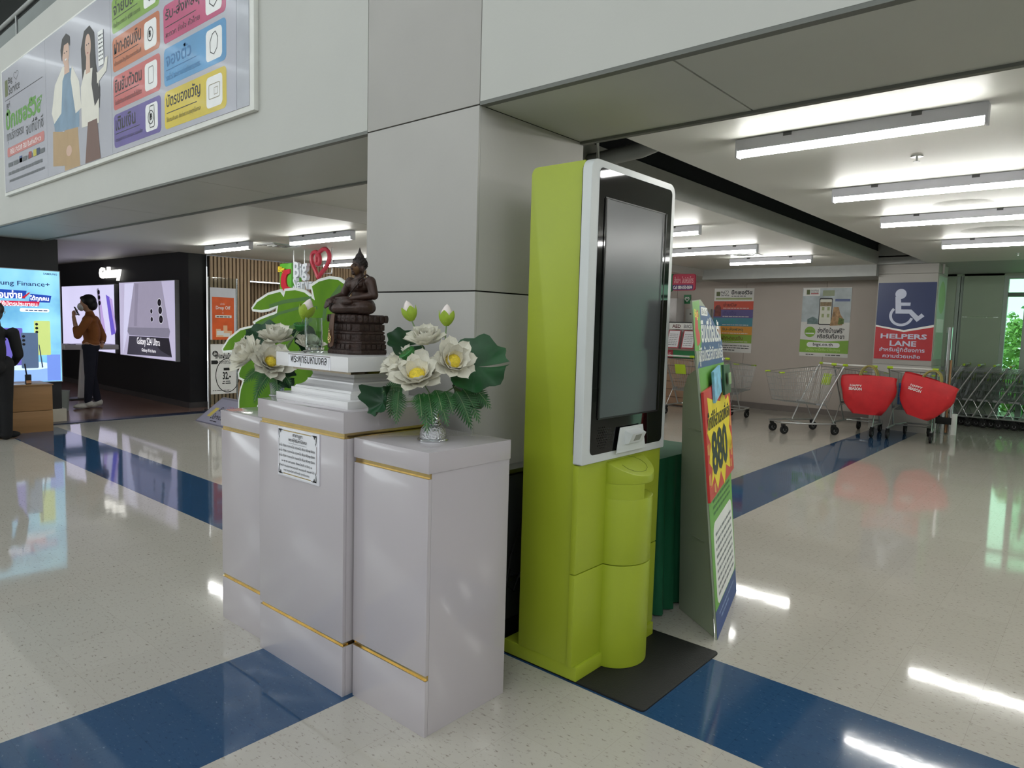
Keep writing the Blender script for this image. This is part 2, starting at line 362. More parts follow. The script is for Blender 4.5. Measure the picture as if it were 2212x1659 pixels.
# far end: wall, header beam, pillar with the sign, glazing
far_m = mat('beige_grey_far_wall', (184,174,166), .6, var=.03, scale=2)
wf = rootstruct('wall_far', 'grey panelled wall behind the trolleys', (12.93, 4, 0))
for a, b_ in ((2.81, 3.905), (3.911, 5.345), (5.351, 6.785), (6.791, 8.2), (8.206, 10.4)):
    box(12.93, 13.0, a, b_, 0, ZL+.2).build('panel', far_m, wf)
box(12.99, 13.02, 2.81, 10.4, 0, 2.6).build('core', gapm, wf)
struct('baseboard_far', box(12.915, 12.93, 2.81, 10.4, 0, .1), mat('grey_skirting', (120,112,108), .5))
struct('trim_5', box(11.6, 12.45, PY1, BAND, 2.325, ZC+.1), mat('header_beam_paint', (158,160,158), .5))
struct('ceiling_header', box(11.6, 13.0, 2.0, BAND, ZC+.1, ZC+.12), ceil_m)
struct('trim_6', box(11.6, 13.9, -9, PY1-.002, ZC-.0, 3.0), mat('header_beam_paint', (158,160,158), .5))
fp = rootstruct('pillar', 'white column carrying the wheelchair sign', (12.1, 2.42, 0))
for z0, z1 in ((0, 1.0), (1.004, 2.36), (2.364, ZC)):
    box(11.75, 12.5, 2.02, 2.81, z0, z1).build('panel', white_paint, fp, bevel=.002)
struct('wall_unseen_right', box(PX1, 14.2, -6.1, -6, 0, 3), white_paint)  # unseen wall, added so the sky does not overlight the interior
# glazed end wall
frame_m = mat('pale_window_frame', (176,190,182), .45)
green_panel = mat('grey_green_panel', (166,184,162), .5, var=.03, scale=2)
struct('wall_glazed', box(14.0, 14.25, 1.46, 2.02, 0, 1.783).box(14.0, 14.25, 1.46, 2.02, 1.79, 3.0), green_panel)
struct('wall_glazed.001', box(14.0, 14.25, 2.13, 3.2, 0, 3.0), green_panel)
struct('trim_7', box(14.0, 14.25, -6, 3.2, 2.47, 3.0), green_panel)
tint = pane_mat('green_tinted_glass', (196,226,206))
def window(n, y0, y1, z0=.08, z1=2.47, trans=2.16, mull=()):
    r_ = rootstruct('window_%d' % n, 'tall green tinted window with pale frame', (14.1, (y0+y1)/2, 0))
    f = MB().box(14.06, 14.16, y0, y0+.06, z0, z1).box(14.06, 14.16, y1-.06, y1, z0, z1).box(14.06, 14.16, y0+.06, y1-.06, z1-.05, z1).box(14.06, 14.16, y0+.06, y1-.06, z0, z0+.06)
    f.build('window_frame', frame_m, r_)
    box(14.05, 14.17, y0+.06, y1-.06, trans-.035, trans+.035).build('transom', mat('dark_transom', (92,116,98), .5), r_)
    xs = [y0+.06] + list(mull) + [y1-.06]
    for mm in mull: box(14.05, 14.17, mm-.04, mm+.04, z0+.06, z1-.05).build('mullion', frame_m, r_)
    for a, b_ in zip(xs[:-1], xs[1:]):
        for c, d_ in ((z0+.06, trans-.035), (trans+.035, z1-.05)):
            box(14.10, 14.108, a, b_, c, d_).build('pane', tint, r_)
window(1, -.6, 1.46, mull=(1.13, .4))
window(2, 2.02, 2.13, trans=2.16)
window(3, -3.0, -.7, mull=(-1.8,))
window(4, -5.4, -3.1, mull=(-4.2,))
struct('wall_glazed.002', box(14.0, 14.25, -.7, -.6, 0, 2.47).box(14.0, 14.25, -3.1, -3.0, 0, 2.47).box(14.0, 14.25, -6, -5.4, 0, 2.47), green_panel)
# tall grey pipe beside the glazing
pp = MB().tube([(11.9, 1.985, 2.36), (11.9, 1.985, 2.5)], .018, 8).build('conduit', white_paint, None); tag(pp, 'short white conduit dropping from ceiling beside the white column', 'conduit')
# shop side
blackp = mat('black_laminate_wall', (24,24,29), .5, var=.1)
struct('wall_shop', box(4.9, 5.18, 10.85, 20, .09, 2.47), blackp)
struct('baseboard_shop', box(4.885, 4.9, 10.85, 20, 0, .09).box(4.9, 5.18, 10.84, 10.85, 0, .09), mat('grey_brown_skirting', (70,66,68), .4))
struct('ceiling_shop', box(-4, 4.9, 10.6, 22, 2.43, 2.45), ceil_m)
struct('trim_8', box(PX1, 20, 10.55, 10.6, ZL, 2.7), ceil_m)
struct('wall_shop_back', box(-4, 5.1, 18.2, 18.3, 0, 2.5), mat('shop_back_wall', (120,108,100), .6))
struct('wall_shop_front', box(1.0, 3.05, 10.5, 10.7, 0.17, 2.43), blackp)
struct('baseboard_front', box(1.0, 3.09, 10.46, 10.72, 0, .17), mat('cream_plinth', (196,190,176), .5))
# slatted timber wall
slat_m = mat('pale_timber_slat', (200,172,140), .5, var=.12, scale=5, stretch=(4, 4, .6))
slat_d = mat('dark_slat_backing', (52,42,36), .7)
ws = rootstruct('wall_slatted', 'timber slat wall of the service counter', (7, 10.75, 0))
for a in ((5.19, 5.86, 0, ZL), (6.85, 13, 0, ZL), (5.86, 6.85, 2.04, ZL)): box(a[0], a[1], 10.78, 10.85, a[2], a[3]).build('backing', slat_d, ws)
sm = box(-.019, .019, -.03, 0, 0, 1).mesh('slat'); sm.materials.append(slat_m)
x = 5.215
while x < 9.6:
    o = put('slat', sm, ws); rec = 5.86 < x < 6.85
    if rec: o.location = (x-7, 10.78-10.75, 2.04); o.scale = (1, 1, ZL-2.04)
    else: o.location = (x-7, 10.78-10.75, 0); o.scale = (1, 1, ZL)
    x += .062
# recessed darker bay
box(5.86, 6.85, 11.2, 11.25, 0, 2.04).build('bay_backing', slat_d, ws)
x = 5.88
while x < 6.84:
    o = put('slat', sm, ws); o.location = (x-7, 11.2-10.75, 0); o.scale = (1, 1, 2.04); x += .062
# ================================================================== altar
gloss_white = mat('gloss_white_laminate', (184,177,181), .13, var=.015, scale=3, coat=.3)
gold = mat('polished_gold_strip', (196,172,118), .16, metal=1, var=.08, scale=20)
ink = mat('black_ink', (18,18,20), .6)
paper = mat('white_paper', (232,231,236), .5, var=.01)
U_X, V_Z = (0, -1, 0), (0, 0, 1)          # boards that face the hall (-X)
U_Y = (1, 0, 0)                           # boards that face -Y
altar = thing('altar_cabinet', 'glossy white stepped altar cabinet with gold inlay strips before the column', 'altar', (1.77, 2.45, 0))
def side_block(y0, y1):
    b = box(1.59, 1.993, y0+.008, y1-.008, 0, .936).build('side_block', mat('altar_core', (120,108,92), .5), altar)
    box(1.577, 1.592, y0, y1, 0, .203).build('plinth_panel', gloss_white, b, bevel=.0012)
    box(1.577, 1.592, y0, y1, .2225, .917).build('front_panel', gloss_white, b, bevel=.0012)
    for z0, z1 in ((.203, .2225), (.917, .936)):
        MB().box(1.5845, 1.592, y0+.001, y1-.001, z0, z1).build('gold_strip', gold, b)
        MB().box(1.578, 1.5845, y0+.001, y1-.001, z0, z0+.003).build('gold_lip', gold, b)
    for a, c in ((y0, y0+.014), (y1-.014, y1)): box(1.5925, 1.993, a, c, 0, .936).build('side_panel', gloss_white, b, bevel=.0012)
    box(1.5745, 1.996, y0-.003, y1+.003 if y0 > 2.5 else y1, .936, 1.01).build('top_cap', gloss_white, altar, bevel=.002)
side_block(1.72, 2.133); side_block(2.764, 3.167)
cb = box(1.551, 1.995, 2.157, 2.741, 0, 1.1).build('centre_block', mat('altar_core', (120,108,92), .5), altar)
for z0, z1, nm in ((0, .198, 'plinth_panel'), (.215, 1.004, 'front_panel')):
    box(1.538, 1.552, 2.146, 2.752, z0, z1).build(nm, gloss_white, cb, bevel=.0012)
    for a, c in ((2.146, 2.158), (2.74, 2.752)): box(1.5525, 1.996, a, c, z0, z1).build('side_panel', gloss_white, cb, bevel=.0012)
for z0, z1 in ((.198, .215), (1.004, 1.0255)):
    MB().box(1.546, 1.995, 2.1535, 2.7445, z0, z1).build('gold_strip', gold, cb)
    MB().box(1.540, 1.546, 2.148, 2.75, z0, z0+.003).box(1.546, 1.99, 2.148, 2.1535, z0, z0+.003).build('gold_lip', gold, cb)
box(1.5335, 2.0, 2.1415, 2.7565, 1.0255, 1.105).build('top_cap', gloss_white, altar, bevel=.002)
# printed prayer plaque
pq = box(1.533, 1.538, 2.298, 2.596, .80, 1.0035).build('prayer_plaque', mat('clear_white_acrylic', (222,220,228), .08, coat=.5), altar, bevel=.001, label='white acrylic prayer plaque with black Thai verses')
B = Board(pq, (1.533, 2.596, .80), U_X, V_Z)
W_, H_ = .298, .2035
B.rect('print_sheet', .006, .006, W_-.012, H_-.004, paper)
for v in (.012, H_-.014): B.rect('gold_border', .045, v, W_-.055, v+.004, gold)
for u in (.010, W_-.017): B.rect('brown_border', u, .045, u+.002, H_-.05, mat('brown_border', (120,92,92), .4))
def flourish(u, v, su, sv):
    mb = MB(); B.h += B.step
    for (a, b_, c, d) in ((0,0,.028,.006), (0,0,.006,.03), (.012,.006,.02,.016), (.004,.03,.009,.04), (.028,.001,.036,.005)):
        P_ = [(u+su*a, v+sv*b_), (u+su*c, v+sv*b_), (u+su*(c*.8), v+sv*d), (u+su*(a+.002), v+sv*d)]
        mb.prism(P_, B.h, B.h+.0001, B.O, B.U, B.V, B.N)
    mb.build('corner_ornament', ink, pq)
for u, su in ((.009, 1), (W_-.0145, -1)):
    for v, sv in ((.010, 1), (H_-.008, -1)): flourish(u, v, su, sv)
B.text('คาถาบูชา', .115, .168, .185, .184, ink, .01); B.rect('underline', .115, .1655, .185, .1665, ink)
B.text('พระพุทธมหามงคล', .085, .147, .215, .163, ink, .01); B.rect('underline', .085, .1435, .215, .1445, ink)
for k in range(3): B.text('นะโม ตัสสะ ภะคะวะโต อะระหะโต สัมมาสัมพุทธัสสะ', .016, .122-.021*k, .274, .137-.021*k, ink, .012)
B.text('นะ พุ ทธ มหามงคล สัพพะโสตถี ภะวันตุ เม', .035, .059, .255, .073, ink, .012)
B.text('ข้าพเจ้า ขอนมัสการพระพุทธเจ้า พระธรรมเจ้า พระสงฆ์เจ้า', .02, .04, .27, .053, ink, .01)
B.text('ขอความสุขสวัสดี แด่ข้าพเจ้า ทุกเมื่อเทอญ', .05, .0225, .235, .035, ink, .01)
# ------------------------------------------------------------------ tiered pedestal
ped_white = mat('bright_white_lacquer', (222,220,221), .2, var=.01, coat=.2)
ped = thing('tiered_pedestal', 'white moulded pedestal with Thai name strip standing on the altar', 'pedestal', (1.785, 2.465, 1.105))
def frusta(lst, y0=2.2085, y1=2.7215, x0=1.6, x1=1.97):
    mb = MB(); rows = [[(x0+i, y0+i, z), (x1-i*.6, y0+i, z), (x1-i*.6, y1-i, z), (x0+i, y1-i, z)] for i, z in lst]
    mb.sheet(rows, close=True); n = len(mb.v); mb.f += [(3,2,1,0), (n-4, n-3, n-2, n-1)]; mb.m += [0, 0]; return mb
frusta([(0,1.105),(0,1.134)]).build('base_step', ped_white, ped, bevel=.001)
frusta([(.045,1.134),(.045,1.1575)]).build('base_step', ped_white, ped, bevel=.001)
frusta([(.055,1.1575),(.06,1.166),(.074,1.17),(.086,1.178),(.094,1.19),(.094,1.196),(.104,1.2),(.11,1.215),(.108,1.228),(.1,1.234)]).build('cove_moulding', ped_white, ped, angle=25)
frusta([(.05,1.234),(.05,1.248)]).build('mirror_band', mat('bronze_mirror', (70,62,50), .06, metal=1), ped)
sl = frusta([(0,1.248),(0,1.3055)]).build('top_slab', ped_white, ped, bevel=.0015)
npl = box(1.5975, 1.6, 2.323, 2.622, 1.2485, 1.3045).build('name_strip', mat('clear_white_acrylic', (222,220,228), .08), ped)
B = Board(npl, (1.5975, 2.622, 1.2485), U_X, V_Z)
B.rect('paper', .003, .001, .292, .050, paper)
B.rect('dark_edge', .0, .0505, .298, .0535, mat('brown_tape', (110,98,88), .4))
B.text('พระพุทธมหามงคล', .02, .006, .278, .047, ink, .012)
# ------------------------------------------------------------------ seated statue
bronze = mat('dark_brown_bronze', (58,40,33), .38, metal=.25, var=.25, scale=25, bump=.15, bscale=150)
bronze2 = mat('carved_dark_bronze', (50,34,29), .5, metal=.2, var=.35, scale=40, bump=.5, bscale=90)
facegold = mat('worn_gold_face', (92,66,42), .4, metal=.4, var=.25, scale=60)
SC = Vector((1.83, 2.46, 1.3055))
bud = thing('buddha_statue', 'dark bronze seated Buddha statue on carved throne on white pedestal', 'statue', SC)
def SB(f, l, z): return SC + Vector((-f, -l, z))
def octr(a, b_, z, ch=.35): return [SB(x_*a, y_*b_, z) for x_, y_ in ((1,-1+ch),(1,1-ch),(1-ch,1),(-1+ch,1),(-1,1-ch),(-1,-1+ch),(-1+ch,-1),(1-ch,-1))]
thr = MB(); prof = [(.098,.112,0),(.1,.114,.006),(.098,.112,.018),(.094,.108,.02),(.094,.108,.045),(.097,.111,.048),(.096,.11,.055),(.09,.104,.058),(.088,.102,.085),(.092,.106,.088),(.091,.105,.094),(.084,.098,.098),(.083,.097,.128),(.088,.102,.131),(.094,.108,.137),(.094,.108,.16),(.086,.1,.166)]
thr.sheet([octr(a, b_, z)[::-1] for a, b_, z in prof], close=True); n = len(thr.v); thr.f += [tuple(range(8))[::-1], tuple(range(n-8, n))]; thr.m += [0, 0]
tho = thr.build('throne', bronze2, bud, angle=30)
for zz, hh, sc_ in ((.0325, .02, .95), (.0715, .022, .885), (.113, .026, .84)):
    for k in range(5):
        t = -.8+.4*k
        MB().xbox(SB(.1*sc_, t*.075*sc_/.9, zz), .01, .026, hh).build('carved_block', bronze2, tho, bevel=.004)
        MB().xbox(SB(t*.068, .114*sc_, zz), .024, .01, hh).build('carved_block', bronze2, tho, bevel=.004)
lp = MB().ell((0,0,0), .012, .007, .017, seg=8, rings=6).mesh('lotus_petal'); lp.materials.append(bronze2)
for k in range(26):
    t = 2*math.pi*k/26; o = put('rim_petal', lp, tho); o.location = Vector((-.093*max(-1, min(1, 1.25*math.cos(t))), -.107*max(-1, min(1, 1.25*math.sin(t))), .149)); o.rotation_euler.z = t+math.pi/2
g = MB(); z0 = .163
def S(f, l, z): return SB(f, l, z+z0)
g.ell(S(.02,0,.03), .078, .112, .034); g.ell(S(-.015,0,.04), .055, .075, .045)
for s_ in (-1, 1): g.ell(S(.03, s_*.092, .032), .05, .034, .03)
g.cap(S(.045,-.088,.045), S(.083,.035,.052), .026, .018); g.cap(S(.05,.09,.03), S(.09,-.03,.026), .028, .02)
g.ell(S(.09,.05,.054), .02, .03, .012)
g.ell(S(-.018,0,.088), .036, .05, .055); g.ell(S(-.012,0,.125), .04, .066, .038)
for s_ in (-1, 1): g.ell(S(-.012, s_*.068, .14), .026, .024, .026)
g.ell(S(.018,.03,.13), .014, .024, .016); g.ell(S(.018,-.03,.13), .014, .024, .016)
g.cap(S(-.012,.072,.138), S(-.012,.094,.085), .023, .019); g.cap(S(-.012,.094,.085), S(.05,.02,.068), .018, .012); g.ell(S(.062,-.004,.07), .022, .03, .009)
for k in range(4): g.cap(S(.052+.008*k,-.018,.072), S(.05+.009*k,-.05,.07), .0055, .0045, 8)
g.cap(S(-.012,-.072,.138), S(.004,-.096,.086), .023, .019); g.cap(S(.004,-.096,.086), S(.066,-.09,.066), .018, .012)
g.ell(S(.074,-.09,.062), .02, .018, .009)
for k in range(4): g.cap(S(.084,-.103+.0085*k,.06), S(.098-.002*abs(k-1),-.104+.0085*k,.028+.004*abs(k-1)), .0055, .0042, 8)
g.cap(S(.07,-.075,.062), S(.088,-.068,.05), .006, .0045, 8)
g.cap(S(-.008,0,.15), S(-.005,0,.182), .022, .019)
g.ell(S(-.002,0,.206), .031, .027, .036); g.ell(S(.006,0,.193), .023, .021, .024)
g.ell(S(.031,0,.203), .006, .0045, .011); g.ell(S(.0335,0,.197), .005, .006, .0045); g.ell(S(.027,0,.186), .006, .009, .0035); g.ell(S(.024,0,.176), .008, .009, .007)
for s_ in (-1, 1):
    g.ell(S(-.006, s_*.028, .196), .007, .004, .02); g.ell(S(.026, s_*.012, .209), .005, .008, .0035)
body = blob(g, .0032, 'body', bronze, bud, 3)
h = MB(); h.ell(S(-.008,0,.216), .033, .0295, .033); h.ell(S(-.008,0,.246), .019, .018, .02); h.lathe([(.01,.262),(.007,.268),(.004,.278),(.0008,.288)], S(-.008,0,0), 10)
ho = h.build('hair_cap', mat('near_black_bronze', (34,26,24), .45, metal=.2, bump=.4, bscale=200), bud)
cl_ = MB(); rnd = random.Random(4)
for i in range(130):
    t = i*2.39996; zz = 1-2*(i+.5)/130
    if zz < -.35: continue
    rr = math.sqrt(1-zz*zz); p = Vector((rr*math.cos(t), rr*math.sin(t), zz))
    if p.x > .55 and p.z < .55: continue
    cl_.ell(S(-.008+p.x*.033, p.y*.0295, .216+p.z*.033), .004, .004, .004, seg=6, rings=4)
o = cl_.build('hair_curls', MATS['near_black_bronze'], bud); o['kind'] = 'stuff'
fm = MB().ell(S(.0085,0,.199), .0232, .0225, .0305, seg=20, rings=14); fmo = fm.build('face', facegold, bud)
MB().ell(S(.0315,0,.203), .0058, .0042, .0105).build('nose', facegold, fmo); MB().ell(S(.0275,0,.1865), .0055, .0085, .0033).build('mouth', mat('dark_lip', (70,46,34), .5), fmo)
for s_ in (-1, 1):
    MB().tube([S(.027, s_*.004, .2085), S(.0285, s_*.010, .2065), S(.0235, s_*.017, .2085)], .0013, 6).build('eyelid', MATS['near_black_bronze'], fmo)
    MB().tube([S(.0305, s_*.003, .214), S(.0285, s_*.011, .2185), S(.022, s_*.018, .2145)], .0012, 6).build('brow', MATS['near_black_bronze'], fmo)
MB().tube([S(.03,.068,.148), S(.034,.05,.135), S(.038,.02,.11), S(.03,-.02,.085), S(.02,-.05,.07)], .0022, 6).build('robe_edge', bronze2, bud)
MB().tube([S(-.05,.05,.15), S(-.01,.045,.172), S(.028,.04,.15), S(.032,.04,.115)], .004, 6).build('robe_sash', bronze2, bud)
rb = MB(); c0 = SC + Vector((-.103, .028, 0)); rows = []
for i in range(7):
    t = i/6; z = .168-.135*t; hw = (.012+.012*t) if i < 6 else .013; off = -.012*math.sin(t*2.2)
    rows.append([c0 + Vector((off-.002, hw, z)), c0 + Vector((off-.005, 0, z-(.006 if i == 6 else 0))), c0 + Vector((off-.002, -hw, z))])
rb.sheet(rows); rbo = rb.build('hanging_tongue', mat('brown_leather', (84,56,38), .5, var=.15), bud, solid=.003)
em = MB(); q = c0 + Vector((-.02, 0, 0))
for z, r_ in ((.105,.001),(.097,.003),(.09,.002),(.083,.005)): em.xbox(q+Vector((0,0,z)), .003, r_*2, .005)
em.build('emblem_spire', gold, rbo)
MB().tube([q+Vector((0, .008*math.cos(t), .063+.016*math.sin(t))) for t in [2*math.pi*k/12 for k in range(13)]], .0022, 6).build('emblem_ring', gold, rbo)
MB().tube([q+Vector((0, .004, .056)), q+Vector((0, -.003, .062)), q+Vector((0, .003, .068)), q+Vector((0, -.003, .073))], .0018, 6).build('emblem_letter', gold, rbo)
# ------------------------------------------------------------------ water glass
clear = mat('clear_glass', (236,242,238), .02, trans=1., ior=1.45, var=.0)
gls = thing('drinking_glass', 'clear water glass standing before the Buddha statue', 'glass', (1.703, 2.597, 1.3055))
gp = [(.030,.010),(.034,.014),(.0365,.04),(.037,.09),(.035,.148),(.0335,.148),(.0348,.09),(.0345,.04),(.032,.022)]
MB().lathe(gp, (1.703, 2.597, 1.3055), 28).build('tumbler', clear, gls)
MB().lathe([(.0335,.0225),(.0343,.04),(.0345,.09),(.0343,.03)], (1.703, 2.597, 1.3055), 28).build('water', mat('still_water', (240,246,242), .0, trans=1., ior=1.33, var=0), gls)
MB().lathe([(.04,0),(.043,.003),(.043,.008),(.04,.0095)], (1.703, 2.597, 1.3055), 28).build('saucer', clear, gls)
# ------------------------------------------------------------------ flowers
petal_w = mat('cream_white_petal', (226,222,208), .55, var=.05, scale=14)
petal_tip = mat('blush_white_petal', (230,218,214), .55, var=.05)
yolk = mat('yellow_stamen', (226,200,60), .6, var=.2, scale=120, bump=.5, bscale=300)
leaf_d = mat('dark_green_leaf', (22,62,34), .45, var=.3, scale=9)
leaf_l = mat('mid_green_leaf', (40,104,44), .45, var=.35, scale=7)
fern_m = mat('fern_green', (34,88,36), .5, var=.35, scale=30)
sepal = mat('lime_sepal', (150,176,52), .5, var=.15, scale=30); sepal2 = mat('russet_sepal', (166,132,62), .5, var=.15)
stem_m = mat('grey_green_stem', (112,134,92), .5)
def dep(px, t): return CPOS + ray(px)*t
def depth_of(p): return (Vector(p)-CPOS).dot(_f)
def petal_mesh(name, L_, W_, curl, m, nl=9, nw=5):
    rows = []
    for i in range(nl):
        t = i/(nl-1); wv = W_/2*(max(.0, 1-abs(2*t**.8-1)**3.2)**.5) if 0 < i < nl-1 else (.16 if i == 0 else .03)
        rows.append([Vector((wv*(2*k/(nw-1)-1), L_*t - .06*L_*t*t*abs(2*k/(nw-1)-1), curl*L_*(t*t) + .22*wv*abs(2*k/(nw-1)-1)**1.5*2)) for k in range(nw)])
    me = MB().sheet(rows).mesh(name, solid=.0012); me.materials.append(m); return me
PM = petal_mesh('petal', 1, .66, .26, petal_w)
for v in PM.vertices: pass
def lotus(px, t, size, nrm, label, group, layers=((9,80,1.),(8,62,.86),(7,46,.66)), cs=.2, name='lotus_flower', seed=0, m=None):
    c = dep(px, t); root = thing(name, label, 'flower', c, group); root.rotation_euler = Vector(nrm).to_track_quat('Z', 'Y').to_euler(); rnd = random.Random(seed)
    for li, (n_, ang, ln) in enumerate(layers):
        for k in range(n_):
            o = put('petal', PM, root); a = 2*math.pi*(k+.5*li)/n_ + rnd.uniform(-.12, .12); s_ = size*ln*rnd.uniform(.9, 1.06)
            tilt = R(90-ang+rnd.uniform(-9, 9))
            o.matrix_local = Matrix.Rotation(a, 4, 'Z') @ Matrix.Translation((0, size*cs*.55, 0)) @ Matrix.Rotation(tilt, 4, 'X') @ Matrix.Scale(s_, 4)
    q = MB().ell((0,0,size*.2), size*cs, size*cs, size*cs*.7, seg=16, rings=10); q = q.build('seed_disc', yolk, None); q.parent = root
    mb = MB()
    for k in range(30):
        a = 2*math.pi*k/30; mb.tube([(size*cs*.9*math.cos(a), size*cs*.9*math.sin(a), 0), (size*cs*1.15*math.cos(a), size*cs*1.15*math.sin(a), size*.28)], size*.012, 4)
    q = mb.build('stamens', yolk, None); q.parent = root; q['kind'] = 'stuff'
    return root
def bud_(px, t, h_, tiltv, base, label, group, russet=False):
    c = dep(px, t); root = thing('lotus_bud', label, 'flower', c, group); ax = Vector(tiltv).normalized(); rot = ax.to_track_quat('Z', 'Y').to_matrix()
    r0 = h_*.33
    MB().lathe([(r0*.3,-.5*h_),(r0*.85,-.3*h_),(r0*.95,-.05*h_),(r0*.75,.2*h_),(r0*.35,.42*h_),(.001,.52*h_)], c, 16, rot).build('inner_petals', petal_tip, root)
    for k in range(5):
        a = 2*math.pi*k/5+.4; rows = []
        for i in range(6):
            t_ = i/5; z = -.5*h_+.72*h_*t_; rr = r0*(.3+.78*math.sin(math.pi*min(.5+.0, t_*.75))**.8); hw = .8*math.sin(math.pi*(.2+.78*t_))**.8
            rows.append([c + rot @ Vector((rr*1.06*math.cos(a+hw*e), rr*1.06*math.sin(a+hw*e), z)) for e in (-1, -.5, 0, .5, 1)])
        MB().sheet(rows).build('sepal', sepal2 if (russet and k == 3) else sepal, root, solid=.001)
    b0 = c - ax*h_*.48; b1 = Vector(base); MB().tube([b0, b0*.6+b1*.4-ax*.01, b1], .0028, 7).build('stem', stem_m, root)
def pod_(px, t, r_, ax, base, label, group):
    c = dep(px, t); root = thing('lotus_pod', label, 'seed pod', c, group); rot = Vector(ax).to_track_quat('Z', 'Y').to_matrix()
    MB().lathe([(r_*.15,-r_*1.1),(r_*.6,-r_*.8),(r_*.95,-.1*r_),(r_,.12*r_),(r_*.92,.2*r_)], c, 18, rot).build('cup', leaf_l, root)
    for k in range(9):
        a = 2.4*k; q = r_*.72*math.sqrt(k/9); MB().ell(c + rot @ Vector((q*math.cos(a), q*math.sin(a), r_*.2)), r_*.13, r_*.13, r_*.1, seg=8, rings=5).build('seed', mat('olive_seed', (84,110,60), .5), root)
    MB().tube([c - rot @ Vector((0,0,r_)), (c+Vector(base))/2, base], .003, 7).build('stem', stem_m, root)
def leaf_(px, t, r_, nrm, label, group, wav=.12, m=None, fold=0., seed=1, spin=0., base=None):
    c = dep(px, t); rnd = random.Random(seed); ph = [rnd.uniform(0, 6.28) for _ in range(4)]
    rot = Vector(nrm).to_track_quat('Z', 'Y').to_matrix() @ Matrix.Rotation(spin, 3, 'Z'); rows = []
    for i in range(8):
        q = i/7; row = []
        for k in range(41):
            a = .12 + (2*math.pi-.24)*k/40
            e = 1+.06*math.sin(9*a+ph[0])*q + .05*math.sin(4*a+ph[1])
            x_, y_ = r_*q*e*math.cos(a), r_*q*e*math.sin(a)
            z_ = r_*(wav*q*q*math.sin(3*a+ph[2]) + .5*wav*q*q*math.sin(7*a+ph[3]) + .012*math.cos(20*a)*q) + fold*x_*x_/r_ + .18*r_*q*q
            row.append(c + rot @ Vector((x_, y_, z_)))
        rows.append(row)
    root = thing('lotus_leaf', label, 'leaf', c, group)
    MB().sheet(rows).build('blade', m or leaf_d, root, angle=60, solid=.001)
    vm = MB()
    MB().tube([c, c - rot @ Vector((0,0,r_*.25)), base if base is not None else c - rot @ Vector((0,0,r_*.5))], .0025, 6).build('stem', stem_m, root)
def fern_(a, b_, label, group, w_=.03, sag=.03, m=None, seed=0):
    a, b_ = Vector(a), Vector(b_); rnd = random.Random(seed); mb = MB(); n_ = 13; pts = []
    for i in range(n_+1):
        t = i/n_; p = a.lerp(b_, t) + Vector((0, 0, sag*4*t*(1-t))); pts.append(p)
    side = (b_-a).cross(-ray((900, 830))).normalized()
    for i in range(1, n_+1):
        d = (pts[i]-pts[i-1]); t = i/n_; L_ = w_*math.sin(math.pi*(.12+.85*t))**.7*(1.15-.55*t)
        for s_ in (-1, 1):
            tip = pts[i] + side*s_*L_ + d*.9 - Vector((0,0,.25*L_)); nn = Vector((0,0,.0006))
            p0, p1 = pts[i-1], pts[i]; mid = (p0+tip)/2 - d*.12; mid2 = (p1+tip)/2 + d*.22
            mb.add([p0, mid, tip, mid2, p1], [(0,1,2,3,4)])
    root = thing('fern_frond', label, 'leaf', a, group)
    mb.build('leaflets', m or fern_m, root, angle=80); MB().tube(pts, .0012, 5).build('midrib', stem_m, root)
# right bouquet in a silver vase
VR = Vector((1.762, 1.902, 1.01))
silver = mat('embossed_silver', (190,190,192), .22, metal=1, var=.1, scale=60, bump=.8, bscale=140)
vz = thing('silver_vase', 'embossed silver footed vase on the altar end beside the kiosk', 'vase', VR)
MB().lathe([(.058,0),(.059,.003),(.058,.007),(.05,.011)], VR, 32).build('foot_rim', chrome, vz)
MB().lathe([(.05,.011),(.051,.016),(.049,.03),(.044,.045),(.036,.054),(.028,.058)], VR, 32).build('bell_base', silver, vz)
MB().lathe([(.028,.058),(.031,.061),(.031,.064),(.026,.067),(.024,.071),(.028,.074),(.028,.077),(.022,.08),(.019,.088),(.022,.1),(.03,.125),(.034,.15),(.032,.15)], VR, 32).build('neck', chrome, vz)
D = depth_of(VR); tocam = (CPOS-VR).normalized(); rt = _r; up = Vector((0,0,1)); mouth = VR + Vector((0,0,.15))
GR = 'lotus blooms in the silver vase'
lotus((902,817), D-.05, .098, tocam*.75+up*.62-rt*.12, 'widest white lotus with pale yellow heart in the silver vase', GR, seed=1, cs=.3)
lotus((977,784), D-.06, .082, tocam*.9+up*.28+rt*.22, 'white lotus showing its deep yellow heart beside the large green leaf', GR, layers=((9,72,1.),(9,50,.9),(7,36,.66)), seed=2, cs=.34)
lotus((921,742), D+.01, .08, tocam*.45+up*.9-rt*.1, 'many petalled white lotus below the two buds in the silver vase', GR, layers=((9,80,1.),(9,55,.9),(9,34,.8),(8,16,.65)), seed=3, cs=.16)
lotus((868,792), D+.02, .082, tocam*.4+up*.7-rt*.6, 'half hidden white lotus beside the white pedestal', GR, seed=5)
bud_((884,672), D+.02, .078, up*.95-rt*.28, mouth+up*.1, 'russet and green lotus bud leaning towards the statue', 'lotus buds above the silver vase', True)
bud_((965,681), D+.0, .08, up+rt*.02, mouth+up*.1+rt*.03, 'upright lime green lotus bud with white tip above silver vase', 'lotus buds above the silver vase')
pod_((879,762), D-.02, .034, up*.7-rt*.6+tocam*.3, mouth+up*.06, 'green lotus seed pod tucked among the silver vase blooms', None)
leaf_((1032,792), D+.0, .122, tocam*.82+up*.55-rt*.2, 'large ruffled green lotus leaf beside the kiosk', None, wav=.16, m=mat('veined_green_leaf', (22,68,32), .42, var=.5, scale=9), seed=3, base=mouth)
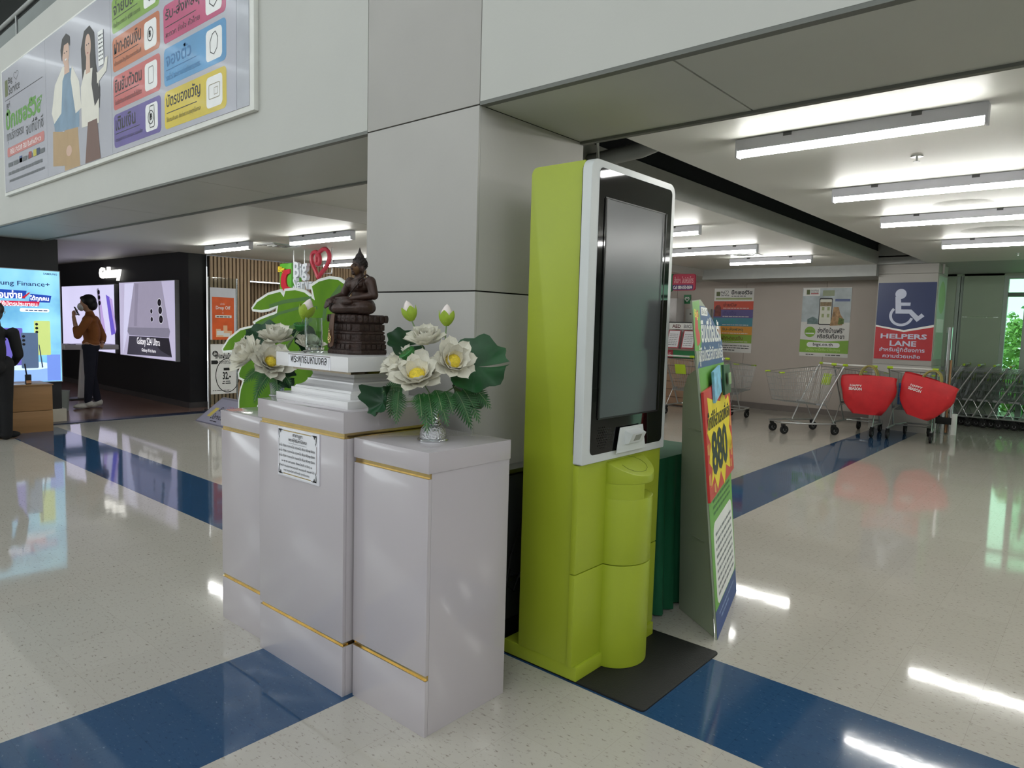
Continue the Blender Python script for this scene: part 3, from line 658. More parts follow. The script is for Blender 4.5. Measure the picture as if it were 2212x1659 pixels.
leaf_((874,748), D+.07, .075, tocam*.7+up*.6+rt*.4, 'dark round lotus leaf behind the seed pod', None, wav=.1, seed=6, base=mouth)
leaf_((1012,852), D+.05, .075, tocam*.6+up*.5+rt*.5, 'dark lotus leaf low under the large ruffled leaf', None, wav=.2, seed=9, base=mouth)
leaf_((828,868), D+.0, .062, tocam*.7-rt*.55+up*.25, 'folded dark lotus leaf hanging against the altar step', None, wav=.3, fold=.9, seed=11, base=mouth)
GF = 'fern fronds round the silver vase'
for i, (q, tp, dd) in enumerate((((862,845),(856,911),-.03), ((852,842),(843,898),0), ((905,850),(911,900),-.08), ((915,848),(923,933),-.08), ((940,850),(966,915),-.09),
        ((925,850),(935,915),-.085), ((985,845),(1015,912),-.03), ((1000,840),(1034,908),0), ((1015,835),(1058,879),.02), ((980,850),(1017,922),.03), ((940,842),(955,888),-.1), ((870,838),(826,848),0), ((960,845),(978,892),-.07))):
    fern_(dep(q, D+dd*.5), dep(tp, D+dd), 'drooping green fern frond over the silver vase', GF, .04, .012, seed=i)
# left bouquet in a clear vase, half hidden by the pedestal
VL = Vector((1.76, 2.985, 1.01)); D = depth_of(VL); tocam = (CPOS-VL).normalized(); mouth = VL+Vector((0,0,.13))
vz = thing('glass_vase', 'frosted glass vase on the altar end beside the leaf cutout', 'vase', VL)
MB().lathe([(.045,0),(.046,.004),(.04,.008),(.03,.02),(.028,.05),(.033,.11),(.036,.135),(.033,.135),(.03,.11)], VL, 24).build('body', mat('frosted_glass', (214,222,218), .25, trans=.7, var=.02), vz)
MB().lathe([(.036,.07),(.0375,.074),(.036,.078)], VL, 24).build('ring', silver, vz)
GL = 'lotus blooms in the frosted vase'
lotus((544,771), D-.03, .105, tocam*.6-rt*.6+up*.35, 'ruffled white lotus at the outer edge of the frosted vase bouquet', GL, layers=((9,75,1.),(9,50,.92),(8,28,.8)), seed=7)
lotus((598,738), D+.02, .1, tocam*.35+up*.95, 'full white lotus topmost among frosted vase blooms', GL, layers=((9,78,1.),(9,55,.9),(9,32,.8),(7,15,.6)), seed=8, cs=.15)
lotus((582,785), D-.07, .108, tocam*.75+up*.4+rt*.35, 'white lotus with yellow heart touching the pedestal corner', GL, seed=9, cs=.22)
lotus((668,752), D-.0, .08, tocam*.3+up*.9+rt*.2, 'small white lotus half hidden behind the water glass', GL, seed=10)
bud_((663,668), D-.01, .1, up*.95+rt*.3, mouth+up*.08, 'large pale lotus bud standing against the leaf cutout', None)
pod_((648,702), D-.03, .03, up*.95+tocam*.3, mouth+up*.1, 'dark green lotus seed pod beside the water glass', None)
leaf_((570,728), D+.04, .085, tocam*.75+up*.6-rt*.1, 'dark ruffled lotus leaf against the leaf cutout', None, wav=.15, seed=13, base=mouth)
leaf_((660,735), D+.03, .07, tocam*.7+up*.6+rt*.3, 'dark lotus leaf peeping behind the water glass', None, wav=.15, seed=14, base=mouth)
leaf_((617,815), D-.03, .05, tocam*.7+rt*.5-up*.2, 'small dark lotus leaf beside the pedestal moulding', None, wav=.2, seed=15, base=mouth)
for i, (q, tp) in enumerate((((575,800),(550,866)), ((565,798),(528,825)), ((590,800),(557,845)), ((600,800),(628,830)), ((595,805),(600,850)))):
    fern_(dep(q, D-.05), dep(tp, D-.07), 'drooping green fern frond under the frosted vase blooms', 'fern fronds by the frosted vase', .035, .012, seed=20+i)
# ------------------------------------------------------------------ green leaf cutout standee
lc = thing('leaf_standee', 'green leaf shaped cutout board with white edge behind the altar', 'standee', (2.085, 3.4, 0))
zz = lambda a, b_: (420+a/3.95, 500+b_/3.95)
out = [(985,455),(1060,405),(1150,380),(1230,390),(1292,432),(1312,520),(1300,640),(1262,760),(1200,900),(1150,1100),(1120,1300),(1100,1500),(545,1500),(370,1512),(373,1440),(388,1340),(410,1275),(376,1258),(370,1205),(400,1130),(440,1080),(430,1030),(330,1030),(243,1036),(231,1000),(290,905),(390,825),(512,796),(494,772),(560,732),(640,700),(694,682),(700,648),(640,680),(570,692),(495,682),(484,652),(530,585),(625,522),(735,492),(758,526),(768,488),(860,478),(940,498),(1008,552)]
Bq = Board(lc, (2.085, 0, 0), U_X, V_Z, h=0.0)
pts = [Bq.P(zz(*p)) for p in out]
k1 = [i for i, p in enumerate(out) if p == (545,1500)][0]
pts = [(u, v) if v > .92 else (u, .0) for u, v in pts]
MB().prism(pts, -.012, 0, Bq.O, Bq.U, Bq.V, Bq.N).build('board', mat('white_foam_board', (226,228,222), .5), lc)
def inset(P_, d):
    n_ = len(P_); ar = sum(P_[i][0]*P_[(i+1) % n_][1]-P_[(i+1) % n_][0]*P_[i][1] for i in range(n_)); sg = 1 if ar > 0 else -1; o_ = []
    for i in range(n_):
        a, b_, c = Vector(P_[i-1]), Vector(P_[i]), Vector(P_[(i+1) % n_]); e1 = (b_-a).normalized(); e2 = (c-b_).normalized()
        n1 = Vector((-e1.y, e1.x))*sg; n2 = Vector((-e2.y, e2.x))*sg; m_ = (n1+n2); l = m_.length
        m_ = m_/l if l > .2 else n1; o_.append(tuple(b_ + m_*d/max(.45, m_.dot(n1))))
    return o_
lg = mat('bright_leaf_green_print', (74,124,10), .6, spec=.2, var=.25, scale=2.2, tint2=(100,146,18))
Bq.poly('green_print', inset(pts, .014), lg)
vein = MB(); vm_ = mat('deep_leaf_green_print', (58,104,20), .45, var=.1)
for path, wd in (([(1250,470),(1180,560),(1120,640),(1100,760)], .03), ([(1000,570),(900,580),(760,600),(640,640)], .02), ([(1050,650),(900,650),(720,700),(560,790)], .016), ([(1000,760),(820,820),(600,900),(430,960)], .02)):
    Bq.stroke('leaf_shading', [Bq.P(zz(*p)) for p in path], wd, vm_)
box(2.088, 2.098, 3.45, 3.6, 0, .9).build('back_strut', mat('white_foam_board', (226,228,222), .5), lc)
MB().prism([(0,0),(.16,0),(0,.5)], 3.5, 3.51, (2.098,0,0), (1,0,0), (0,0,1), (0,1,0)).build('back_foot', MATS['white_foam_board'], lc)
# ================================================================== lamps
tube_m = mat('lit_led_tube', (255,255,250), .4, emit=TUBE_STRENGTH, var=0)
fit_m = mat('lamp_housing', (196,196,204), .45)
lampL = MB().tube([(0, -.565, -.076), (0, .565, -.076)], .0225, 14).mesh('tube'); lampL.materials.append(tube_m)
lampB = MB().prism([(-.026,-.064),(.026,-.064),(.03,-.03),(.03,-.004),(-.03,-.004),(-.03,-.03)], -.575, .575, (0,0,0), (1,0,0), (0,0,1), (0,1,0)).mesh('housing'); lampB.materials.append(fit_m)
lampE = box(-.03, .03, -.006, .006, -.1, -.004).mesh('end_cap', bevel=.003); lampE.materials.append(fit_m)
lampC = box(-.032, .032, -.022, .022, -.02, 0).mesh('mounting_clip'); lampC.materials.append(mat('dark_clip', (60,60,62), .5))
def lamp(x, y, z, label, group):
    r_ = thing('tube_lamp', label, 'ceiling light', (x, y, z), group)
    put('housing', lampB, r_); put('tube', lampL, r_)
    for s_ in (-1, 1): o = put('end_cap', lampE, r_); o.location = (0, s_*.578, 0)
    for s_ in (-1, 1): o = put('mounting_clip', lampC, r_); o.location = (0, s_*.3, 0)
    return r_
rows = []
zt = ZC-.085
for k, (a, b_) in enumerate((((1597,337),(2128,263)), ((1803,434),None), ((1906,489),None), ((2037,535),None))):
    p = at(a, z=zt); yc = p.y-.57
    if k == 0: yc = (p.y+at(b_, z=zt).y)/2
    nm = ('lit tube lamp on the boarded ceiling closest to the low beam', 'second lit tube lamp in from the low beam on the boarded ceiling', 'third lit tube lamp in from the low beam, beside a ceiling stain', 'lit tube lamp closest to the tall windows')[k]
    lamp(p.x, yc, ZC, nm, 'tube lamps in the window bay')
    rows.append(p.x)
for k, (a, nm) in enumerate((((1510,504),'lit tube lamp partly behind the kiosk screen'), ((1634,543),'lit tube lamp between the kiosk and the ceiling diffuser'), ((1752,565),'lit tube lamp closest to the two wall posters'))):
    p = at(a, z=zt); lamp(p.x, p.y+.57, ZC, nm, 'tube lamps in the middle bay')
for k, (a, nm) in enumerate((((541,536),'lit tube lamp hung beside the black shop wall'), ((761,515),'lit tube lamp above the hanging green logo sign'), ((797,570),'lit tube lamp behind the statue head'))):
    p = at(a, z=ZL-.085); lamp(p.x, p.y+.57, ZL, nm, 'tube lamps in the service bay')
for x in rows:
    for y in (-1.35, -3.7): lamp(x, y, ZC, 'lit tube lamp in the rows reflected by the kiosk screen', 'tube lamps beyond the window bay')
lamp(4.9, 4.3, ZC, 'added tube lamp hidden behind the wide column', 'tube lamps in the middle bay')  # extra lamp out of view, added for more light
lamp(6.5, 6.5, ZL, 'added tube lamp behind the wide column in the service bay', 'tube lamps in the service bay')  # this and the next lamp are unseen, added to brighten the service bay
lamp(9.9, 7.6, ZL, 'added tube lamp out of view above the red information counter', 'tube lamps in the service bay')
# sprinklers, diffusers
def sprinkler(p, label):
    r_ = thing('sprinkler_head', label, 'sprinkler', p, 'sprinkler heads')
    MB().lathe([(.03,-.006),(.034,-.003),(.034,0)], p, 16).build('escutcheon', steel, r_); MB().tube([p, p-Vector((0,0,.03))], .006, 8).build('stem', steel, r_)
    MB().lathe([(.018,-.034),(.018,-.031)], p, 14).build('deflector', steel, r_)
sprinkler(at((1981,337), z=ZC), 'pendant sprinkler between the two closest window bay lamps'); sprinkler(at((2200,547), z=ZC), 'pendant sprinkler beside the lamp at the windows')
def diffuser(c, s_, label):
    r_ = thing('air_diffuser', label, 'vent', c); n_ = 4
    for k in range(n_):
        a = s_*(1-k*.24); b_ = a-.022
        mb = MB()
        for x0, x1, y0, y1 in ((-a,a,-a,-b_),(-a,a,b_,a),(-a,-b_,-b_,b_),(b_,a,-b_,b_)): mb.box(c.x+x0, c.x+x1, c.y+y0, c.y+y1, c.z-.012-.004*k, c.z)
        mb.build('louvre_ring', steel if k < 2 else mat('grey_louvre', (150,152,150), .5), r_)
diffuser(at((1606,549), z=ZC), .2, 'square metal air diffuser in the middle bay ceiling')
diffuser(at((602,529), z=ZL), .2, 'square dark air diffuser in the service bay ceiling')
pt = MB().lathe([(.0,-.001),(.2,-.001),(.21,0)], at((2080,440), z=ZC), 20).build('ceiling_patch', mat('filler_patch', (190,191,184), .6, var=.1, scale=20), None); pt['kind'] = 'structure'
pt = MB().lathe([(.0,-.001),(.28,-.001),(.29,0)], at((2150,497), z=ZC), 20).build('ceiling_patch', MATS['filler_patch'], None); pt['kind'] = 'structure'
# ================================================================== kiosk
lime = mat('lime_green_powder_coat', (158,172,46), .38, var=.03, scale=3, bump=.03, bscale=400)
kwhite = mat('silver_white_bezel', (206,209,208), .35, var=.02)
kblack = mat('black_gloss_glass', (10,10,12), .04, var=.0)
matr = thing('rubber_mat', 'thin black rubber mat under the lime green kiosk', 'mat', (2.58, 1.57, 0))
MB().prism(rrect(2.25, 1.24, 2.915, 1.96, .02), 0, .008).build('sheet', mat('black_rubber', (22,22,21), .6, var=.1, bump=.2, bscale=150), matr, bevel=.003)
ki = thing('self_service_kiosk', 'tall lime green self service kiosk with dark portrait touch screen', 'kiosk', (2.555, 1.7, .008))
x0, x1, yf, yb = 2.228, 2.88, 1.563, 1.855
box(2.245, 2.87, yf-.012, 1.94, .008, .068).build('base_plinth', lime, ki, bevel=.004)
# side profile with rounded back-top corner
prof = [(yb, .068), (1.59, .068), (1.59, 2.086)] + [(yb-.03+.03*math.cos(R(a)), 2.056+.03*math.sin(R(a))) for a in (90, 70, 50, 30, 10, 0)]
MB().prism(prof, x0+.012, x1-.012, (0,0,0), (0,1,0), (0,0,1), (1,0,0)).build('housing', lime, ki, bevel=.0015)
low = box(x0, x1, yf, 1.589, .069, .452).build('lower_door', lime, ki, bevel=.0025)
mid = box(x0, x1, yf, 1.589, .456, .898).build('upper_door', lime, ki, bevel=.0025)
cxk, hw, dp = 2.572, .142, .125
def half(z0, z1, slope=0):
    P_ = [(cxk+hw*math.cos(t), yf+.004-dp*math.sin(t)) for t in [math.pi*k/24 for k in range(25)]]
    return P_
P_ = half(0, 0)
MB().prism(P_, .009, .452).build('bulge', lime, low, bevel=.002)
# upper bulge with sloped top and a card slot cut into it
n = len(P_); zt_ = lambda y: .893-.062*(yf+.004-y)/dp
slot = [i for i in range(n) if cxk+.012 < P_[i][0] < cxk+.118 and P_[i][1] < yf-.02]
def bulge_part(z0f, z1f, pts): 
    m_ = len(pts); vv = [(x_, y_, z0f(y_)) for x_, y_ in pts] + [(x_, y_, z1f(y_)) for x_, y_ in pts]
    fs = [tuple(range(m_))[::-1][::-1], tuple(range(m_, 2*m_))[::-1]] + [(i, m_+i, m_+(i+1) % m_, (i+1) % m_) for i in range(m_)]
    return MB().add(vv, [q[::-1] for q in fs])
bulge_part(lambda y: .456, lambda y: .735, P_).build('bulge', lime, mid, bevel=.002)
Pl = [p for p in P_ if p[0] <= cxk-.028]; xs = cxk-.028
yq = yf+.004-dp*math.sqrt(max(0, 1-((xs-cxk)/hw)**2)); Pl = [(xs, yf+.004), (xs, yq)] + Pl
bulge_part(lambda y: .735, lambda y: .80, Pl).build('bulge', lime, mid)
Pr = [(cxk+(hw-.06)*math.cos(t), yf+.004-(dp-.06)*math.sin(t)) for t in [math.pi*k/24 for k in range(25)]]; Pr = [(xs, yf+.004), (xs, yf-.058)] + [p for p in Pr if p[0] > xs][::-1]
MB().prism(Pr[::-1], .735, .80).build('slot_back', lime, mid)
box(xs+.002, xs+.03, yf-.064, yf-.056, .748, .795).build('slot_shadow', mat('slot_shade_black', (8,8,8), .7), mid)  # thin black strip put in as the shade inside the slot
bulge_part(lambda y: .80, zt_, P_).build('bulge_top', lime, mid, bevel=.003)
# outline of lid on the sloped top
lid = [(cxk+.075*math.cos(t)*1.05, yf-.045-.05*math.sin(t)) for t in [math.pi*(k/10*1.6-.55) for k in range(11)]]
MB().tube([(a, b_, zt_(b_)+.0005) for a, b_ in lid], .0012, 5).build('lid_seam', mat('olive_seam', (96,110,30), .6), mid)
# head: white bezel ring, black glass, screen
def U(x, z): return (x, z)
bez_o = [p for p in rrect(x0-.004, .8, x1+.002, 2.09, .045, 7) if p[1] > 1.5]; bez_o = bez_o + [(x0-.004, .906), (x0, .902), (x1-.002, .902), (x1+.002, .906)]
bezel = MB().prism(bez_o, 0, -.042, (0, 1.589, 0), (1,0,0), (0,0,1), (0,1,0)).build('bezel', kwhite, ki, bevel=.006, seg=3)
MB().prism(rrect(x0-.001, .906, x1-.001, 2.086, .045, 7), 0, .0035, (0, 1.589, 0), (1,0,0), (0,0,1), (0,1,0)).build('bezel_gasket', gapm, ki)
B = Board(bezel, (0, 1.5465, 0), U_Y, V_Z, h=0)
gp = rrect(2.278, .936, 2.853, 2.062, .022, 5)
B.poly('black_glass', gp, kblack, th=.0008)
scr = mat('sleeping_lcd_screen', (74,77,80), .22, var=.06, scale=2, spec=.6)
B.rect('lcd_screen', 2.328, 1.082, 2.792, 1.95, scr, .002)
for u0, v0, u1, v1 in ((2.322, 1.95, 2.798, 1.955), (2.322, 1.077, 2.798, 1.082), (2.322, 1.082, 2.328, 1.95), (2.792, 1.082, 2.798, 1.95)):
    B.rect('screen_edge', u0, v0, u1, v1, mat('matt_black', (12,12,13), .5), th=.002)
B.poly('scanner_surround', [(2.455,.925),(2.69,.925),(2.66,1.032),(2.478,1.032)], kwhite, th=.003)
sh = MB().add([(2.515,1.542,.955),(2.635,1.542,.955),(2.635,1.542,1.02),(2.515,1.542,1.02),(2.52,1.515,.962),(2.63,1.515,.962),(2.63,1.497,1.004),(2.52,1.497,1.004)], [(0,1,5,4),(1,2,6,5),(2,3,7,6),(3,0,4,7),(4,5,6,7)]).build('scanner_head', kwhite, bezel)
MB().add([(2.55,1.5125,.968),(2.60,1.5125,.968),(2.60,1.499,.998),(2.55,1.499,.998)], [(0,1,2,3)]).build('scanner_window', mat('grey_window', (150,152,146), .2), sh, solid=.001)
hb = MB(); B.h += B.step
for i in range(6):
    for j in range(9):
        u = 2.345+.013*i+(.0065 if j % 2 else 0); v = .955+.0105*j
        if ((u-2.382)/.04)**2+((v-.998)/.052)**2 < 1: hb.prism([(u+.0026*math.cos(t), v+.0026*math.sin(t)) for t in [k*math.pi/3 for k in range(6)]], B.h, B.h+.0003, B.O, B.U, B.V, B.N)
o = hb.build('speaker_holes', mat('speaker_hole', (40,40,42), .8), bezel); o['kind'] = 'stuff'
MB().tube([(2.76, 1.856, 1.85), (2.8, 1.88, 2.02), (2.915, 1.99, 2.2), (2.93, 2.02, ZC)], .007, 8).build('cable_conduit', steel, ki)
# low dark cabinet between altar and kiosk, with a cable
dk = mat('dark_grey_cabinet', (44,46,46), .35, var=.06); dcab = thing('low_cabinet', 'low dark grey cabinet standing between the altar and the kiosk', 'cabinet', (2.5, 2.0, 0))
box(2.24, 2.86, 1.985, 2.055, .12, .78).build('door', dk, dcab, bevel=.003); box(2.24, 2.86, 1.98, 2.06, .0, .115).build('plinth', mat('black_plinth', (14,14,15), .5), dcab)
box(2.23, 2.87, 1.975, 2.062, .79, .81).build('top', steel, dcab, bevel=.003)
box(2.235, 2.865, 1.972, 1.984, .3, .318).build('rail', steel, dcab)
cb_ = MB().tube([(2.36, 1.96, .56), (2.3, 1.965, .42), (2.27, 1.96, .3), (2.33, 1.965, .25), (2.36, 1.96, .33), (2.3, 1.965, .36), (2.25, 1.965, .2), (2.26, 1.96, .09)], .0045, 6).build('power_cable', mat('black_cable', (14,14,14), .5), None)
tag(cb_, 'black power cable looped behind the kiosk', 'cable')
# ================================================================== green cloth table behind the kiosk
gt = thing('cloth_covered_table', 'small table draped in dark green cloth behind the kiosk', 'table', (3.35, 1.95, 0))
gcl = mat('dark_green_cloth', (8,84,52), .75, var=.12, scale=6)
tx0, tx1, ty0, ty1, tzz = 3.06, 3.62, 1.66, 2.05, .80
rows = []; per = []
seg_ = 24
def per_pt(k):
    t = k/(seg_*4); e = int(k//seg_); f_ = (k % seg_)/seg_
    return [(tx0+(tx1-tx0)*f_, ty0), (tx1, ty0+(ty1-ty0)*f_), (tx1-(tx1-tx0)*f_, ty1), (tx0, ty1-(ty1-ty0)*f_)][e]
nn_ = [(0,-1),(1,0),(0,1),(-1,0)]
for zq, am in ((tzz, 0), (tzz-.012, .004), (.6, .008), (.35, .016), (.01, .024)):
    row = []
    for k in range(seg_*4):
        x_, y_ = per_pt(k); e = int(k//seg_); w_ = am*(.6+math.sin(k*1.31)+.35*math.sin(k*.47)); row.append((x_+nn_[e][0]*w_, y_+nn_[e][1]*w_, zq))
    rows.append(row)
mb = MB().sheet(rows[::-1], close=True); mb.build('skirt', gcl, gt, angle=60)
box(tx0, tx1, ty0, ty1, tzz, tzz+.004).build('tabletop_cloth', gcl, gt, bevel=.002)
for a, b_ in ((tx0+.04, ty0+.05), (tx1-.04, ty0+.05), (tx0+.04, ty1-.05), (tx1-.04, ty1-.05)): MB().tube([(a, b_, 0), (a, b_, tzz)], .014, 8).build('leg', steel, gt)
# ================================================================== promotion standee seen almost edge on
SA = Vector((3.037, 1.305, 0)); su = Vector((.96130, .27549, 0)); sn = Vector((.27549, -.96130, 0)); th_ = R(6.2)
sv = Vector((0,0,1))*math.cos(th_) - sn*math.sin(th_)
ps = thing('promotion_standee', 'tall cardboard promotion standee offering 880 beside the green cloth table', 'standee', SA)
SB_ = Board(ps, SA, su, sv, h=0)
card_g = mat('sage_card_back', (150,158,138), .6, var=.03); pb = mat('print_blue', (56,84,132), .45); pg = mat('print_green', (104,164,66), .45); prd = mat('print_red', (196,52,48), .45); pye = mat('print_yellow', (236,214,40), .45); pw = mat('print_white', (234,234,232), .45); pnv = mat('print_navy', (36,66,132), .4)
pbrn = mat('print_orange', (216,150,84), .45); pk = mat('print_black', (22,22,24), .45)
body_pts = [(0,0),(.69,0),(.74,.66),(.72,1.3),(.70,1.40),(.45,1.50),(.22,1.57),(.10,1.60),(-.12,1.585),(-.09,1.36),(-.02,.9)]
MB().prism(body_pts, -.008, 0, SA, su, sv, SB_.N).build('board', card_g, ps)
SB_.poly('blue_field', [(-.08,1.28),(.72,1.28),(.70,1.40),(.45,1.50),(.22,1.57),(.05,1.57),(.03,1.36)], pb)
SB_.poly('logo_tab', [(-.115,1.36),(.03,1.36),(.06,1.40),(.06,1.595),(-.115,1.58)], pg)
SB_.poly('logo_letter', [(-.05,1.38),(.03,1.40),(.02,1.44),(-.01,1.46),(-.01,1.5),(.02,1.52),(.01,1.55),(-.06,1.53),(-.09,1.46)], prd)
SB_.text('Big', -.08, 1.50, .0, 1.55, pye, .02)
SB_.poly('green_field', [(-.02,1.08),(.72,1.08),(.72,1.28),(-.06,1.28)], pg)
SB_.rect('white_tag', .09, 1.525, .27, 1.565, pw, .01); SB_.text('บิ๊ก-วันนี้', .11, 1.532, .25, 1.558, pk, .01)
SB_.text('ยินดีต้อนรับ', .06, 1.395, .66, 1.52, pw, .03); SB_.text('ผู้ถือบัตรสวัสดิการแห่งรัฐ', -.03, 1.285, .70, 1.385, pw, .02)
rp_ = MB().prism([(-.05,.66),(.76,.68),(.775,1.14),(.56,1.2),(-.06,1.17)], .004, .016, SA, su, sv, SB_.N).build('red_panel', prd, ps)
SB_.h = .0165
burst = [(.0,.72),(.1,.76),(.18,.68),(.3,.75),(.4,.66),(.48,.75),(.62,.71),(.62,.8),(.74,.86),(.66,.93),(.74,1.02),(.7,1.1),(.6,1.08),(.5,1.14),(.4,1.09),(.15,1.12),(.02,1.14),(.04,1.05),(-.03,.98),(.05,.92),(-.02,.84),(.06,.8)]
SB_.poly('yellow_burst', burst, pye, parent=rp_)
for c in ((-.02,.76,.03),(.70,.79,.03),(.72,.95,.03),(-.02,.9,.03),(.1,.7,.025),(.66,.73,.025)): SB_.poly('coin', [(c[0]-c[2],c[1]-c[2]*.6),(c[0]+c[2],c[1]-c[2]),(c[0]+c[2]*.8,c[1]+c[2]),(c[0]-c[2],c[1]+c[2]*.8)], pbrn, parent=rp_)
SB_.text('บิ๊กซีให้ส่วนลดเพิ่มอีก', .0, .985, .72, 1.07, pk, .02, parent=rp_)
SB_.text('880', .06, .755, .56, .97, pk, .035, parent=rp_); SB_.text('บาท', .57, .80, .73, .87, pye, .02, parent=rp_)
SB_.poly('blue_pack', [(.17,1.1),(.39,1.14),(.39,1.275),(.17,1.25)], mat('print_sky', (130,190,220), .45, var=.3, scale=20), th=.012); SB_.poly('dark_pack', [(.40,1.12),(.62,1.12),(.62,1.27),(.40,1.275)], mat('print_forest', (36,78,44), .45), th=.012)
SB_.h += .012; SB_.rect('pack_label', .46, 1.17, .55, 1.23, mat('print_sage', (130,160,110), .5))
SB_.h = .0012
SB_.poly('lower_green', [(0,.13),(.70,.13),(.745,.66),(-.01,.66)], pg); SB_.poly('white_terms', rrect(.07, .135, .69, .53, .06), pw)
SB_.poly('navy_foot', [(.0,.0),(.69,.0),(.70,.13),(.0,.13)], pnv)
smallprint(SB_, 'terms_print', [(.12, .17+.036*k, .64, .19+.036*k) for k in range(9)], mat('print_grey', (120,122,126), .5), 5); smallprint(SB_, 'terms_headline', [(.1, .565+.03*k, .66, .583+.03*k) for k in range(3)], mat('print_dark_green', (60,110,50), .5), 6)
smallprint(SB_, 'foot_print', [(.1, .085, .6, .1), (.15,.055,.4,.07)], mat('print_pale_blue', (140,160,200), .5), 7)
wu = Vector((.2, .29, 0)).normalized(); WB = Board(ps, Vector((3.058, 1.325, 0)), wu, V_Z, h=0)
wp = [WB.P(p) for p in ((1469,1314),(1472,1100),(1477,870),(1479,840),(1488,812),(1501,801),(1511,798))]
wp[0] = (wp[0][0], 0.002); ul = lambda z: (.1086*z+.012)/.635
wp = [(max(u, ul(z)), z) for u, z in wp]
MB().prism([(ul(0)-.012, .002)] + wp + [(ul(wp[-1][1]), wp[-1][1]-.01)], -.006, 0, WB.O, WB.U, WB.V, WB.N).build('support_wing', card_g, ps)
for z in (.42, .95): MB().prism([(ul(z)+.0,0),(ul(z)+.12,.0),(ul(z)+.0,.05)], z, z+.004, WB.O + Vector((.005,.03,0)), wu, Vector((.96,.275,0)), (0,0,1)).build('brace_tab', card_g, ps)
# ================================================================== service banner on the fascia
XB = 2.105
bn = thing('service_banner', 'long printed service banner fixed to the white fascia', 'banner', (XB, 6.3, 2.64))
ban_l = mat('banner_lilac_print', (172,172,182), .22, var=.04, scale=1.2, coat=.3)
box(XB+.004, PX0, 3.82, 8.86, 2.63, 3.885).build('frame_board', mat('white_frame_board', (222,222,216), .5), bn, bevel=.004)
for a, b_ in ((7.447, 8.82), (5.915, 7.443), (4.01, 5.911), (3.868, 4.006)):
    box(XB, XB+.004, a, b_, 2.662, 3.865).build('print_sheet', ban_l if a > 3.9 else mat('banner_silver_print', (168,170,178), .2, coat=.3), bn)
FB = Board(bn, (XB, 0, 0), U_X, V_Z, h=.0)
def yz(y0, z0, y1, z1): return (-max(y0,y1), min(z0,z1), -min(y0,y1), max(z0,z1))
cols = (('green',(124,164,46),'จ่ายบิล','รับชำระมากกว่า 4,500 รายการ',0,3), ('orange',(186,98,48),'ฝาก-ถอนเงิน','เข้าออกบัญชีธนาคารทันที',0,2), ('red',(192,86,84),'ยืนยันตัวตน','ยืนยันตัวตนง่ายครบจบในที่เดียว',0,1), ('purple',(92,76,150),'เติมเงิน','เติมทุกค่าย เกมและวอลเล็ท',0,0),
        ('magenta',(182,52,104),'รับ-ส่งพัสดุ','สะดวก ถึงใจ ทั่วไทย',1,2), ('blue',(76,146,196),'จองตั๋ว','รถทัวร์ และความบันเทิงครบวงจร',1,1), ('yellow',(206,182,30),'บัตรของขวัญ','ใช้แทนเงินสด ส่งต่อความสุขทุกโอกาส',1,0))
for nm, c, t1, t2, col, row in cols:
    FB.h = 0.; yl, yr = ((5.875, 5.045), (4.985, 4.13))[col]; z0 = 2.697+.278*row; z1 = z0+.245; wd = yl-yr
    cd = FB.rect('service_card', *yz(yl, z0, yr, z1), mat('banner_'+nm, c, .25, var=.12, scale=2.5, coat=.2), .035, th=.0006)
    FB.rect('icon_tile', *yz(yr+.255, z0+.03, yr+.05, z1-.03), pw, .03, parent=cd)
    ink2 = pk if nm != 'blue' else mat('banner_ink_blue', (50,110,160), .4)
    FB.text(t1, *yz(yl-.03, z0+.125, yl-(.40 if len(t1) < 9 else .52), z0+.225), ink2, .015, parent=cd)
    FB.rect('divider', *yz(yl-.03, z0+.1, yl-.47, z0+.105), ink2, parent=cd)
    FB.text(t2, *yz(yl-.03, z0+.035, yl-.52, z0+.075), ink2, 0, parent=cd)
    u = -(yr+.152); v = (z0+z1)/2; FB.h += FB.step
    if nm in ('orange', 'purple'):
        if nm == 'purple': FB.stroke('icon_phone', rrect(u-.03, v-.07, u+.045, v+.075, .012), .006, pk, parent=cd, close=True)
        FB.stroke('icon_ring', [(u-.012*(nm == 'purple')+.045*math.cos(t), v+.045*math.sin(t)) for t in [k*math.pi/10 for k in range(20)]], .007, pk, parent=cd, close=True)
        FB.text('฿', u-.025, v-.025, u+.012, v+.03, pk, .01, parent=cd)
    elif nm == 'yellow':
        FB.stroke('icon_card', rrect(u-.07, v-.04, u+.07, v+.045, .01), .004, mat('banner_ink_soft', (150,140,110), .5), parent=cd, close=True); FB.stroke('icon_gift', [(u, v-.02), (u+.045, v-.02), (u+.045, v+.02), (u, v+.02)], .004, MATS['banner_ink_soft'], parent=cd, close=True)
    elif nm == 'magenta': FB.stroke('icon_box', [(u-.05,v+.05),(u-.05,v-.03),(u,v-.06),(u+.05,v-.03),(u+.05,v+.05),(u,v+.03)], .007, pk, parent=cd, close=True)
    elif nm == 'blue': FB.stroke('icon_ticket', [(u-.05,v+.02),(u-.02,v+.06),(u+.02,v+.07),(u+.05,v+.03),(u+.04,v-.03),(u,v-.06),(u-.045,v-.04)], .006, pk, parent=cd, close=True)
    elif nm == 'red': FB.stroke('icon_scan', rrect(u-.04, v-.05, u+.04, v+.06, .015), .005, mat('banner_ink_grey', (120,110,112), .5), parent=cd, close=True)
    else: FB.stroke('icon_bill', [(u-.03,v-.04),(u,v-.06),(u+.03,v-.04)], .007, pk, parent=cd)
